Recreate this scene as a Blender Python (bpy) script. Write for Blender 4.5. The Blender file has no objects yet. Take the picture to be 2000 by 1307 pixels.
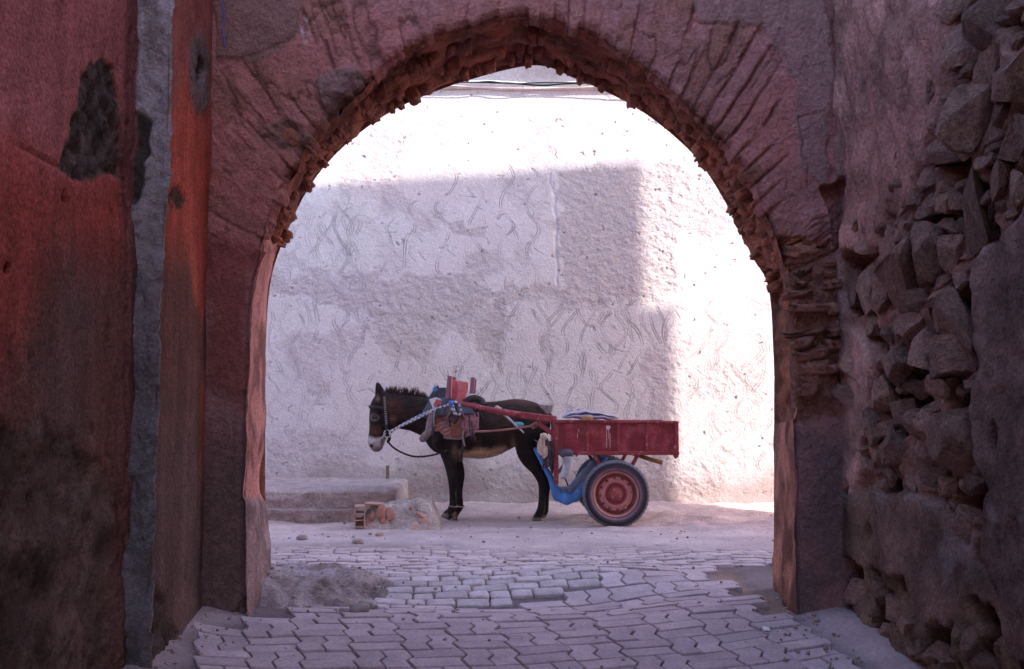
import bpy, bmesh, math, random
import numpy as np
from mathutils import Vector, Matrix, noise as mnoise

random.seed(7)
rng = np.random.default_rng(7)
scene = bpy.context.scene
C = scene.collection

# ------------------------------------------------------------------ camera
F_PX = 2000.0
EYE = 1.086
TILT = math.atan(146.5 / F_PX)
cam_d = bpy.data.cameras.new('camera')
cam_d.sensor_width = 36.0
cam_d.lens = 36.0
cam_d.clip_start = 0.05
cam_d.clip_end = 500
cam = bpy.data.objects.new('camera', cam_d)
cam.location = (0, 0, EYE)
cam.rotation_euler = (math.pi / 2 + TILT, 0, 0)
C.objects.link(cam)
scene.camera = cam

# ------------------------------------------------------------------ sky, sun, exposure
SUN_AZ = math.radians(118)      # clockwise from +Y
SUN_EL = math.radians(35)
world = bpy.data.worlds.new('World')
scene.world = world
world.use_nodes = True
wn = world.node_tree
wn.nodes.clear()
sky = wn.nodes.new('ShaderNodeTexSky')
sky.sky_type = 'NISHITA'
sky.sun_disc = False
sky.sun_elevation = SUN_EL
sky.sun_rotation = SUN_AZ
bg = wn.nodes.new('ShaderNodeBackground')
bg.inputs['Strength'].default_value = 0.15
wo = wn.nodes.new('ShaderNodeOutputWorld')
wn.links.new(sky.outputs[0], bg.inputs[0])
wn.links.new(bg.outputs[0], wo.inputs[0])
TO_SUN = Vector((math.sin(SUN_AZ) * math.cos(SUN_EL), math.cos(SUN_AZ) * math.cos(SUN_EL), math.sin(SUN_EL)))
sl = bpy.data.lights.new('sun', 'SUN')
sl.energy = 2.2
sl.angle = math.radians(0.5)
sl.color = (1.0, 0.93, 0.84)
so = bpy.data.objects.new('sun', sl)
so.rotation_euler = TO_SUN.to_track_quat('Z', 'Y').to_euler()
so.location = (20, -10, 25)
C.objects.link(so)
vs = scene.view_settings
vs.view_transform = 'Standard'
vs.look = 'None'
vs.gamma = 1.0
vs.exposure = 2.5
scene.render.engine = 'CYCLES'
scene.cycles.max_bounces = 8
scene.cycles.diffuse_bounces = 6

# ------------------------------------------------------------------ geometry helpers
ST, CT = math.sin(TILT), math.cos(TILT)

def P(px, py, D):
    """point at depth D (world y) that stands at this place of the view"""
    xc = (px - 1000) / F_PX
    yc = -(py - 653.5) / F_PX
    dy = CT - yc * ST
    dz = ST + yc * CT
    k = D / dy
    return Vector((xc * k, D, EYE + dz * k))

def proj(x, y, z):
    z = z - EYE
    f = y * CT + z * ST
    u = -y * ST + z * CT
    return 1000 + F_PX * x / f, 653.5 - F_PX * u / f

def hash3(ix, iy, iz, seed):
    h = (ix * 374761393 + iy * 668265263 + iz * 2147483647 + seed * 1274126177) & 0xFFFFFFFF
    h = ((h ^ (h >> 13)) * 1274126177) & 0xFFFFFFFF
    h = ((h ^ (h >> 16)) * 2246822519) & 0xFFFFFFFF
    h = h ^ (h >> 15)
    return (h & 0xFFFFFF) / float(0xFFFFFF)

def vnoise(x, y, z=0.0, seed=0):
    x, y, z = np.broadcast_arrays(np.asarray(x, float), np.asarray(y, float), np.asarray(z, float))
    fx, fy, fz = np.floor(x), np.floor(y), np.floor(z)
    ix, iy, iz = fx.astype(np.int64), fy.astype(np.int64), fz.astype(np.int64)
    tx, ty, tz = x - fx, y - fy, z - fz
    tx = tx * tx * (3 - 2 * tx); ty = ty * ty * (3 - 2 * ty); tz = tz * tz * (3 - 2 * tz)
    r = 0
    for a in (0, 1):
        wx = tx if a else 1 - tx
        for b in (0, 1):
            wy = ty if b else 1 - ty
            for c in (0, 1):
                wz = tz if c else 1 - tz
                r = r + hash3(ix + a, iy + b, iz + c, seed) * wx * wy * wz
    return r * 2 - 1

def fbm(x, y, z=0.0, seed=0, octv=4, gain=0.5):
    r, a = 0, 1.0
    for o in range(octv):
        r = r + a * vnoise(np.asarray(x) * 2 ** o + 17.3 * o, np.asarray(y) * 2 ** o + 5.1 * o, np.asarray(z) * 2 ** o + 9.7 * o, seed + o)
        a *= gain
    return r

def sstep(a, b, x):
    t = np.clip((x - a) / (b - a), 0, 1)
    return t * t * (3 - 2 * t)

def polysd(px, py, poly):
    """signed distance to a polygon, negative inside"""
    px = np.asarray(px, float); py = np.asarray(py, float)
    d = np.full(px.shape, 1e9)
    inside = np.zeros(px.shape, bool)
    n = len(poly)
    for i in range(n):
        x0, y0 = poly[i]; x1, y1 = poly[(i + 1) % n]
        ex, ey = x1 - x0, y1 - y0
        t = np.clip(((px - x0) * ex + (py - y0) * ey) / (ex * ex + ey * ey + 1e-9), 0, 1)
        d = np.minimum(d, np.hypot(px - x0 - t * ex, py - y0 - t * ey))
        c = ((y0 > py) != (y1 > py)) & (px < ex * (py - y0) / (ey if ey else 1e-9) + x0)
        inside ^= c
    return np.where(inside, -d, d)

def linesd(px, py, pts):
    d = np.full(np.shape(px), 1e9)
    for (x0, y0), (x1, y1) in zip(pts[:-1], pts[1:]):
        ex, ey = x1 - x0, y1 - y0
        t = np.clip(((px - x0) * ex + (py - y0) * ey) / (ex * ex + ey * ey + 1e-9), 0, 1)
        d = np.minimum(d, np.hypot(px - x0 - t * ex, py - y0 - t * ey))
    return d

def catmull(pts, n):
    pts = [Vector(p) for p in pts]
    out = []
    m = len(pts)
    for i in range(m - 1):
        p0 = pts[max(i - 1, 0)]; p1 = pts[i]; p2 = pts[i + 1]; p3 = pts[min(i + 2, m - 1)]
        for k in range(n):
            t = k / n
            out.append(0.5 * ((2 * p1) + (p2 - p0) * t + (2 * p0 - 5 * p1 + 4 * p2 - p3) * t * t + (3 * p1 - p0 - 3 * p2 + p3) * t ** 3))
    out.append(pts[-1])
    return out

def setcol(me, cols):
    a = me.attributes.new('Col', 'FLOAT_COLOR', 'POINT')
    c = np.ones((len(me.vertices), 4), np.float32)
    c[:, :3] = np.asarray(cols, np.float32).reshape(-1, 3)
    a.data.foreach_set('color', c.ravel())

def grid_mesh(name, Pt, cols=None, flip=False, mask=None, closed_u=False):
    n, m = Pt.shape[:2]
    me = bpy.data.meshes.new(name)
    idx = np.arange(n * m).reshape(n, m)
    if closed_u:
        idx2 = np.vstack([idx, idx[:1]])
    else:
        idx2 = idx
    a, b, c, d = idx2[:-1, :-1], idx2[1:, :-1], idx2[1:, 1:], idx2[:-1, 1:]
    f = np.stack([a, b, c, d] if not flip else [a, d, c, b], -1)
    if mask is not None:
        f = f[mask]
    f = f.reshape(-1, 4)
    me.vertices.add(n * m)
    me.vertices.foreach_set('co', Pt.reshape(-1).astype(np.float32))
    me.loops.add(len(f) * 4)
    me.loops.foreach_set('vertex_index', f.ravel().astype(np.int32))
    me.polygons.add(len(f))
    me.polygons.foreach_set('loop_start', np.arange(0, len(f) * 4, 4, dtype=np.int32))
    me.polygons.foreach_set('use_smooth', np.ones(len(f), bool))
    me.update(calc_edges=True)
    if cols is not None:
        setcol(me, cols)
    return me

def obj(name, me, mat, parent=None):
    if isinstance(me, bmesh.types.BMesh):
        b = me
        me = bpy.data.meshes.new(name)
        b.to_mesh(me); b.free()
    o = bpy.data.objects.new(name, me)
    C.objects.link(o)
    if mat is not None and not me.materials:
        me.materials.append(mat)
    if parent is not None:
        o.parent = parent
        if parent.type == 'EMPTY':       # meshes are written in world coordinates
            o.matrix_parent_inverse = Matrix.Translation(-parent.location)
    return o

def thing(name, label, cat, loc=(0, 0, 0), group=None):
    o = bpy.data.objects.new(name, None)
    C.objects.link(o)
    o.location = loc
    o.empty_display_size = 0.1
    return tag(o, label, cat, group)

def tag(o, label, cat, group=None):
    o['label'] = label
    o['category'] = cat
    if group:
        o['group'] = group
    return o

def struct(o, kind='structure'):
    o['kind'] = kind
    return o

def smooth(me):
    me.polygons.foreach_set('use_smooth', np.ones(len(me.polygons), bool))

def box_bm(size, bevel=0.0, mat=None, bm=None, seg=1):
    b = bmesh.new()
    bmesh.ops.create_cube(b, size=1.0)
    for v in b.verts:
        v.co = Vector((v.co.x * size[0], v.co.y * size[1], v.co.z * size[2]))
    if bevel:
        bmesh.ops.bevel(b, geom=list(b.edges), offset=bevel, segments=seg, affect='EDGES', profile=0.5)
    if mat is not None:
        b.transform(mat)
    if bm is None:
        return b
    me = bpy.data.meshes.new('t')
    b.to_mesh(me); b.free()
    bm.from_mesh(me)
    bpy.data.meshes.remove(me)
    return bm

def bar(p0, p1, w, t, bevel=0.004, up=Vector((0, 1, 0)), bm=None):
    """a bar from p0 to p1, w across, t along 'up'"""
    p0, p1 = Vector(p0), Vector(p1)
    d = p1 - p0
    L = d.length
    x = d.normalized()
    y = (up - up.dot(x) * x).normalized()
    z = x.cross(y)
    m = Matrix((x, y, z)).transposed().to_4x4()
    m.translation = (p0 + p1) / 2
    return box_bm((L, t, w), bevel, m, bm)

def tube(pts, r, n=8, cols=None, name='tube', caps=True, flat=None):
    pts = [Vector(p) for p in pts]
    m = len(pts)
    rr = r if hasattr(r, '__len__') else [r] * m
    G = np.zeros((m, n, 3))
    up = Vector((0, 1, 0.01)).normalized()
    for i in range(m):
        t = (pts[min(i + 1, m - 1)] - pts[max(i - 1, 0)])
        t = t.normalized() if t.length > 1e-9 else Vector((1, 0, 0))
        a = up - up.dot(t) * t
        if a.length < 0.05:
            a = Vector((1, 0, 0)) - t.x * t
        a.normalize()
        b = t.cross(a)
        for k in range(n):
            an = 2 * math.pi * k / n
            G[i, k] = pts[i] + a * math.cos(an) * rr[i] * (flat or 1) + b * math.sin(an) * rr[i]
    bm = bmesh.new()
    V = [[bm.verts.new(G[i, k]) for k in range(n)] for i in range(m)]
    for i in range(m - 1):
        for k in range(n):
            f = bm.faces.new((V[i][k], V[i][(k + 1) % n], V[i + 1][(k + 1) % n], V[i + 1][k]))
            f.smooth = True
    if caps:
        bm.faces.new(V[0][::-1]); bm.faces.new(V[-1])
    bmesh.ops.recalc_face_normals(bm, faces=list(bm.faces))
    me = bpy.data.meshes.new(name)
    bm.to_mesh(me); bm.free()
    if cols is not None:
        cc = np.repeat(np.array([cols[i] for i in range(m)]), n, axis=0)
        setcol(me, cc)
    return me

def join_meshes(meshes, name):
    bm = bmesh.new()
    for me in meshes:
        bm.from_mesh(me)
        bpy.data.meshes.remove(me)
    me = bpy.data.meshes.new(name)
    bm.to_mesh(me); bm.free()
    return me

def lump(size, seed, cuts=3, power=5.0, amp=0.06, freq=2.2):
    """a worn brick: rounded box with uneven faces, unit noise scaled to its size"""
    bm = bmesh.new()
    bmesh.ops.create_cube(bm, size=2.0)
    bmesh.ops.subdivide_edges(bm, edges=list(bm.edges), cuts=cuts, use_grid_fill=True)
    off = Vector((seed * 13.7, seed * 3.1, seed * 7.9))
    for v in bm.verts:
        p = v.co.copy()
        n = (abs(p.x) ** power + abs(p.y) ** power + abs(p.z) ** power) ** (1 / power)
        p = p / n
        dn = mnoise.noise(p * freq + off) + 0.5 * mnoise.noise(p * freq * 2.3 + off)
        p = p * (1 + amp * dn * 1.6)
        v.co = Vector((p.x * size[0] / 2, p.y * size[1] / 2, p.z * size[2] / 2))
    for f in bm.faces:
        f.smooth = True
    me = bpy.data.meshes.new('lump')
    bm.to_mesh(me); bm.free()
    return me

def rock(seed, sub=3, planes=16, amp=0.05):
    r = random.Random(seed)
    bm = bmesh.new()
    bmesh.ops.create_icosphere(bm, subdivisions=sub, radius=1.0)
    pl = []
    for i in range(planes):
        n = Vector((r.gauss(0, 1), r.gauss(0, 1), r.gauss(0, 1))).normalized()
        pl.append((n, r.uniform(0.40, 0.80)))
    off = Vector((seed * 3.3, seed * 1.7, seed * 5.1))
    for v in bm.verts:
        p = v.co * 1.05
        for n, d in pl:
            k = p.dot(n) - d
            if k > 0:
                p = p - n * k
        p = p * (1 + amp * mnoise.noise(p * 2.5 + off) + amp * 0.5 * mnoise.noise(p * 6 + off))
        v.co = p
    xs = [max(abs(v.co[i]) for v in bm.verts) for i in range(3)]
    for v in bm.verts:
        v.co = Vector((v.co.x / xs[0] / 2, v.co.y / xs[1] / 2, v.co.z / xs[2] / 2))
    for f in bm.faces:
        f.smooth = True
    me = bpy.data.meshes.new('rock')
    bm.to_mesh(me); bm.free()
    try:
        me.set_sharp_from_angle(angle=math.radians(24))
    except Exception:
        pass
    return me

def lathe_y(profile, n, name, c, rmod=None, cols=None, mask=None):
    """profile of (radius, y offset) turned about the y axis through c"""
    G = np.zeros((n, len(profile), 3))
    for i in range(n):
        a = 2 * math.pi * i / n
        for j, (r, y) in enumerate(profile):
            rr = r if rmod is None else rmod(i, j, r)
            G[i, j] = (c[0] + rr * math.cos(a), c[1] + y, c[2] + rr * math.sin(a))
    cc = None
    if cols is not None:
        cc = np.tile(np.array(cols), (n, 1))
    return grid_mesh(name, G, cc, closed_u=True, mask=mask)

# ------------------------------------------------------------------ materials
def M(name, col=(0.5, 0.5, 0.5), rough=0.9, var=0.25, vscale=6.0, bump=0.3, bscale=60.0, bdist=0.01,
      attr=False, rnd=0.0, spec=0.12, col2=None, c2scale=3.0, c2lo=0.5, c2hi=0.7, speck=0.0, speckscale=180.0,
      stretch=None, metal=0.0, streak=None, sheen=0.0):
    m = bpy.data.materials.new(name)
    m.use_nodes = True
    nt = m.node_tree
    N, L = nt.nodes, nt.links
    bs = N['Principled BSDF']
    tc = N.new('ShaderNodeTexCoord')
    vec = tc.outputs['Object']
    oi = N.new('ShaderNodeObjectInfo')
    if rnd:
        ad = N.new('ShaderNodeVectorMath'); ad.operation = 'MULTIPLY_ADD'
        L.new(oi.outputs['Random'], ad.inputs[0])
        ad.inputs[1].default_value = (31, 17, 43)
        L.new(vec, ad.inputs[2])
        vec = ad.outputs[0]
    if stretch:
        mp = N.new('ShaderNodeMapping'); mp.inputs['Scale'].default_value = stretch
        L.new(vec, mp.inputs[0]); vec = mp.outputs[0]
    if attr:
        at = N.new('ShaderNodeAttribute'); at.attribute_name = 'Col'
        cur = at.outputs['Color']
    else:
        rg = N.new('ShaderNodeRGB'); rg.outputs[0].default_value = (*col, 1)
        cur = rg.outputs[0]
    def noise(scale, detail=6, rgh=0.6, v=None):
        n = N.new('ShaderNodeTexNoise')
        n.inputs['Scale'].default_value = scale
        n.inputs['Detail'].default_value = detail
        n.inputs['Roughness'].default_value = rgh
        L.new(v or vec, n.inputs['Vector'])
        return n.outputs['Fac']
    def mrange(src, a, b, c, d):
        r = N.new('ShaderNodeMapRange')
        r.inputs[1].default_value = a; r.inputs[2].default_value = b
        r.inputs[3].default_value = c; r.inputs[4].default_value = d
        L.new(src, r.inputs[0]); return r.outputs[0]
    def mix(fac, a, b, mode='MIX'):
        x = N.new('ShaderNodeMix'); x.data_type = 'RGBA'; x.blend_type = mode
        if isinstance(fac, (int, float)): x.inputs[0].default_value = fac
        else: L.new(fac, x.inputs[0])
        for s, v in ((6, a), (7, b)):
            if isinstance(v, tuple): x.inputs[s].default_value = (*v, 1)
            else: L.new(v, x.inputs[s])
        return x.outputs[2]
    def scalecol(c, f):
        x = N.new('ShaderNodeVectorMath'); x.operation = 'SCALE'
        L.new(c, x.inputs[0]); L.new(f, x.inputs['Scale']); return x.outputs[0]
    if col2 is not None:
        cur = mix(mrange(noise(c2scale, 8, 0.65), c2lo, c2hi, 0, 1), cur, col2)
    if var:
        cur = scalecol(cur, mrange(noise(vscale, 9, 0.7), 0.3, 0.7, 1 - var, 1 + var))
    if streak:
        mp2 = N.new('ShaderNodeMapping'); mp2.inputs['Scale'].default_value = streak
        L.new(tc.outputs['Object'], mp2.inputs[0])
        cur = scalecol(cur, mrange(noise(1.0, 6, 0.6, mp2.outputs[0]), 0.35, 0.65, 0.78, 1.18))
    if speck:
        cur = scalecol(cur, mrange(noise(speckscale, 5, 0.75), 0.33, 0.67, 1 - speck, 1 + speck))
    if rnd:
        cur = scalecol(cur, mrange(oi.outputs['Random'], 0, 1, 1 - rnd, 1 + rnd))
    L.new(cur, bs.inputs['Base Color'])
    bs.inputs['Roughness'].default_value = rough
    bs.inputs['Metallic'].default_value = metal
    bs.inputs['Specular IOR Level'].default_value = spec
    if bump:
        b1 = noise(bscale, 8, 0.65)
        bp = N.new('ShaderNodeBump')
        bp.inputs['Strength'].default_value = bump
        bp.inputs['Distance'].default_value = bdist
        L.new(b1, bp.inputs['Height'])
        L.new(bp.outputs[0], bs.inputs['Normal'])
    return m

MAT = {}
MAT['gate'] = M('gate_plaster', attr=True, var=0.25, vscale=9, bump=1.0, bscale=32, bdist=0.035, speck=0.30, speckscale=60)
MAT['brick'] = M('old_brick', (0.27, 0.085, 0.055), var=0.35, vscale=14, bump=1.0, bscale=40, bdist=0.02, rnd=0.28, col2=(0.21, 0.115, 0.095), c2scale=9, speck=0.25, speckscale=60)
MAT['brick_dusty'] = M('plastered_brick', (0.25, 0.10, 0.082), var=0.35, vscale=9, bump=1.0, bscale=40, bdist=0.02, rnd=0.25, col2=(0.20, 0.11, 0.10), c2scale=7, speck=0.3, speckscale=60)
MAT['left'] = M('red_plaster', attr=True, var=0.28, vscale=6, bump=0.9, bscale=38, bdist=0.022, speck=0.45, speckscale=60, streak=(9, 9, 0.8))
MAT['mortar'] = M('grey_mortar', attr=True, var=0.25, vscale=12, bump=1.0, bscale=30, bdist=0.035, speck=0.3, speckscale=70)
MAT['right'] = M('rubble_mortar', attr=True, var=0.35, vscale=10, bump=1.0, bscale=26, bdist=0.045, speck=0.36, speckscale=60)
MAT['stone'] = M('field_stone', (0.42, 0.225, 0.195), rough=0.85, var=0.4, vscale=5, bump=1.0, bscale=9, bdist=0.12, rnd=0.38, col2=(0.50, 0.28, 0.21), c2scale=3, speck=0.28, speckscale=16)
MAT['back'] = M('white_render', attr=True, var=0.07, vscale=3, bump=0.8, bscale=42, bdist=0.010, speck=0.15, speckscale=42)
MAT['ground'] = M('dusty_ground', attr=True, var=0.18, vscale=3.5, bump=0.9, bscale=28, bdist=0.02, speck=0.20, speckscale=48)
MAT['paver'] = M('concrete_paver', (0.46, 0.325, 0.345), rough=0.8, var=0.2, vscale=5, bump=0.5, bscale=60, bdist=0.008, rnd=0.10, speck=0.22, speckscale=70)
MAT['sett'] = M('stone_sett', (0.46, 0.345, 0.355), rough=0.8, var=0.22, vscale=8, bump=0.6, bscale=45, bdist=0.01, rnd=0.14, speck=0.2, speckscale=60)
MAT['mound'] = M('mound_mortar', attr=True, var=0.3, vscale=7, bump=1.0, bscale=26, bdist=0.04, speck=0.3, speckscale=50)
MAT['house'] = M('house_plaster', (0.42, 0.20, 0.16), var=0.15, vscale=2, bump=0.3, bscale=30)

# ------------------------------------------------------------------ ground
GATE_Y, GATE_B, WALL_Y = 5.57, 6.43, 11.43

def g0(x, y):
    x = np.asarray(x, float); y = np.asarray(y, float)
    z = -0.062 * np.clip(GATE_Y + 0.2 - y, 0, 8)
    z = z - 0.055 * np.exp(-((y - 6.05) / 0.32) ** 2) * sstep(1.2, 0.3, x) * sstep(-2.0, -0.6, x)
    z = z + 0.035 * np.exp(-((y - 6.95) / 0.4) ** 2) * sstep(-1.2, 0.2, x)
    z = z + 0.05 * np.exp(-(((x - 0.75) / 0.45) ** 2 + ((y - 6.75) / 0.3) ** 2))
    z = z + 0.03 * np.exp(-(((x - 1.5) / 0.4) ** 2 + ((y - 7.6) / 0.35) ** 2))
    z = z + 0.02 * vnoise(x * 0.9, y * 0.9, 0, 5) * sstep(4.5, 6, y) * sstep(9.4, 8.5, y)
    z = z + 0.008 * vnoise(x * 2.2, y * 2.2, 0, 6)
    # soft fillets of dust at the foot of both passage walls
    inal = sstep(6.8, 5.9, y)
    z = z + 0.05 * np.exp(-np.clip(x + 1.62, 0, 9) / 0.12) * inal + 0.05 * np.exp(-np.clip(1.72 - x, 0, 9) / 0.14) * inal
    return z

def yb(x):
    """line where the zigzag pavers give way to the stone setts"""
    return np.interp(x, [-2, -0.9, 0.19, 1.17, 1.5, 2.2], [5.72, 5.78, 6.2, 7.05, 7.1, 6.9])

xs = np.unique(np.concatenate([np.linspace(-60, -4, 24), np.arange(-4, 4, 0.03), np.linspace(4, 60, 24)]))
ys = np.unique(np.concatenate([np.linspace(-60, 2.5, 24), np.arange(2.5, 12, 0.025), np.linspace(12, 60, 16)]))
X, Y = np.meshgrid(xs, ys, indexing='ij')
Z = g0(X, Y)
ppx, ppy = proj(X, np.maximum(Y, 1), Z)
paved = sstep(-1.62, -1.42, X + 0.1 * vnoise(X * 4, Y * 4, 0, 3)) * sstep(1.66, 1.45, X + 0.12 * vnoise(X * 4, Y * 4, 0, 9)) * sstep(7.0, 6.7, Y)
settz = sstep(8.6, 7.6, Y + 0.35 * vnoise(X * 1.3, Y * 1.3, 0, 12)) * (Y > 5.6)
pav = np.maximum(paved, settz) * (np.abs(X) < 3.2)
# bare dirt hollow by the right pier
hol = polysd(ppx + 10 * vnoise(X * 8, Y * 8, 0, 4), ppy + 5 * vnoise(X * 8, Y * 8, 0, 14), [(1385, 1108), (1440, 1108), (1470, 1140), (1515, 1150), (1550, 1180), (1500, 1190), (1440, 1150), (1400, 1125)])
pit = sstep(6, -6, hol)
dust = fbm(X * 2.2, Y * 2.2, 0, 20, 4)
Z = Z - 0.022 * pav + 0.005 * np.clip(dust, -1, 1) * pav - 0.02 * pit
sh = sstep(8.9, 9.6, Y)
Z = Z + sh * (0.020 * fbm(X * 2.5, Y * 4, 0, 30, 4) + 0.01 * np.abs(vnoise(X * 9, Y * 14, 0, 31)))
rightlumps = sh * sstep(0.9, 1.6, X) * sstep(11.6, 10.5, Y)
Z = Z + rightlumps * 0.05 * np.clip(fbm(X * 3, Y * 5, 0, 33, 3), 0, 1)
Z = Z + 0.06 * sstep(10.9, 11.45, Y) + 0.003 * fbm(X * 12, Y * 12, 0, 40, 2)
crack = linesd(ppx, ppy + 2.5 * vnoise(X * 9, 0, 0, 41), [(515, 1077), (590, 1074), (650, 1070)])
crk = np.clip(1 - crack / 4.0, 0, 1) * (Y > 6.5)
crack2 = linesd(ppx, ppy, [(820, 1068), (868, 1065)])
crk = np.maximum(crk, np.clip(1 - crack2 / 2.5, 0, 1) * (Y > 6.5))
Z = Z - 0.05 * crk
col = np.zeros(X.shape + (3,))
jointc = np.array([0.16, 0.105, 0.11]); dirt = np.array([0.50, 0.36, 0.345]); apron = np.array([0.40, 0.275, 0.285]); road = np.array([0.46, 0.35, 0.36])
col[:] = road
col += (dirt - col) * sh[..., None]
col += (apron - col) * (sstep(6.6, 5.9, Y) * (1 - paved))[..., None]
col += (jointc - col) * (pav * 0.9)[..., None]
col += (np.array([0.26, 0.15, 0.12]) - col) * (pit * 0.9)[..., None]
col += (np.array([0.13, 0.09, 0.08]) - col) * (crk * 0.8)[..., None]
tint = 1 + 0.16 * fbm(X * 0.9, Y * 2.4, 0, 50, 4)
col *= tint[..., None]
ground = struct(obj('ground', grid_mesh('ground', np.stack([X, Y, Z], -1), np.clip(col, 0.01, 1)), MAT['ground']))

# zigzag concrete pavers laid in basket weave
A = 0.25
def zz(t):
    t = t - np.floor(t)
    return np.interp(t, [0, 0.375, 0.625, 1.0], [0.0, 1.0, -1.0, 0.0])

def warp(u, v):
    x = u - 0.2 * (v - 5) + 0.08 * u * (v - 5)
    y = v + 0.14 * u + 0.07 * u * u
    return x, y

def paver_mesh(u0, u1, v0, v1, seed):
    r = random.Random(seed)
    d, e, gap = -0.018, 0.006, 0.005
    k = 8
    t = np.linspace(0, 1, k + 1)[:-1]
    def vl(u, v): return u + d * zz(v / A)
    def hl(v, u): return v + e * zz(u / A + 0.5)
    pu, pv = [], []
    for a in t: pu.append(u0 + (u1 - u0) * a); pv.append(('b', v0))
    loop = []
    for a in t:
        u = u0 + (u1 - u0) * a; loop.append((u, v0))
    for a in t:
        loop.append((u1, v0 + (v1 - v0) * a))
    for a in t:
        loop.append((u1 - (u1 - u0) * a, v1))
    for a in t:
        loop.append((u0, v1 - (v1 - v0) * a))
    L = np.array(loop)
    cu, cv = (u0 + u1) / 2, (v0 + v1) / 2
    def ring(shr):
        us = L[:, 0] - np.sign(L[:, 0] - cu) * np.where(np.abs(np.abs(L[:, 0] - cu) - (u1 - u0) / 2) < 1e-6, shr, 0)
        vv = L[:, 1] - np.sign(L[:, 1] - cv) * np.where(np.abs(np.abs(L[:, 1] - cv) - (v1 - v0) / 2) < 1e-6, shr + 0.0035, 0)
        uu = us + d * zz(vv / A)
        v2 = vv + e * zz(us / A + 0.5)
        return warp(uu, v2)
    tiltx, tilty, dz = r.uniform(-.022, .022), r.uniform(-.022, .022), r.uniform(-.007, .003)
    cx, cy = warp(cu, cv)
    vs_ = []
    for shr, h in ((gap, -0.05), (gap, -0.004), (gap + 0.003, 0.0)):
        x, y = ring(shr + r.uniform(0, 0.001))
        z = g0(x, y) + h + dz + (x - cx) * tiltx + (y - cy) * tilty
        vs_.append(np.stack([x, y, z], -1))
    n = len(L)
    verts = np.concatenate(vs_)
    faces = []
    for q in range(2):
        for i in range(n):
            j = (i + 1) % n
            faces.append((q * n + i, q * n + j, (q + 1) * n + j, (q + 1) * n + i))
    faces.append(tuple(range(2 * n, 3 * n)))
    me = bpy.data.meshes.new('paver')
    me.from_pydata(verts.tolist(), [], faces)
    return me, (cx, cy)

pav_root = bpy.data.objects.new('paved_lane', None); C.objects.link(pav_root); struct(pav_root)
cands = []
for i in range(-9, 11):
    for j in range(12, 32):
        u0, v0 = i * A, j * A
        halves = ([(u0, u0 + A / 2, v0, v0 + A), (u0 + A / 2, u0 + A, v0, v0 + A)] if (i + j) % 2 == 0 else
                  [(u0, u0 + A, v0, v0 + A / 2), (u0, u0 + A, v0 + A / 2, v0 + A)])
        for h in halves:
            cx, cy = warp((h[0] + h[1]) / 2, (h[2] + h[3]) / 2)
            if cy < 3.75 or cy > yb(cx): continue
            lim = 0.06 * float(vnoise(cy * 3, 0, 0, 77))
            lo, hi = -1.50 + lim, 1.50 + lim
            if cy > 5.35: lo, hi = -1.36 + 0.5 * max(0, cy - 5.6) + lim, 1.42
            if cx < lo or cx > hi: continue
            qx, qy = proj(cx, cy, float(g0(cx, cy)))
            if polysd(np.array([qx]), np.array([qy]), [(1385, 1100), (1440, 1100), (1480, 1140), (1530, 1150), (1560, 1185), (1500, 1195), (1440, 1155), (1400, 1130)])[0] < 0: continue
            cands.append((cy < 4.2, h))
cands.sort(key=lambda q: (q[0], -q[1][2]))
rest = []
for n_, (far, h) in enumerate(cands):
    me, c = paver_mesh(*h, n_)
    if n_ < 300:
        obj('paver', me, MAT['paver'], pav_root)
    else:
        rest.append(me)
if rest:
    struct(obj('outer_pavers', join_meshes(rest, 'outer_pavers'), MAT['paver'], pav_root), 'stuff')

# uneven stone setts across the mouth of the gate
sett_root = bpy.data.objects.new('sett_band', None); C.objects.link(sett_root); struct(sett_root)
sett_all = []
v = 5.7
row = 0
r = random.Random(3)
while v < 8.9:
    h = r.uniform(0.095, 0.125)
    u = -2.3 + r.uniform(0, 0.2)
    while u < 2.5:
        w = r.choice([r.uniform(0.11, 0.15), r.uniform(0.17, 0.24), r.uniform(0.17, 0.24)])
        cu, cv = u + w / 2, v + h / 2
        wy = lambda x, y: y + 0.03 * x + 0.05 * x * x * 0.6 + 0.05 * math.sin(x * 2.2 + y)
        cx, cy = cu - 0.12 * (cv - 6), wy(cu, cv)
        keep = cy > yb(cx) + 0.06 and cy < 8.5 + 0.3 * float(vnoise(cx * 1.3, cy * 1.3, 0, 12))
        qx, qy = proj(cx, cy, float(g0(cx, cy)))
        if qx < 690 and qy > 1085 and (qx - 520) / 150 + (qy - 1085) / 200 < 1.0 and qy > 1098: keep = False
        if keep and abs(cx) < 0.275 * cy + 0.1:
            sett_all.append((qy, cu, cv, w, h, r.randint(0, 10 ** 6)))
        u += w
    v += h
    row += 1
sett_all.sort(reverse=True)
rest = []
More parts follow.
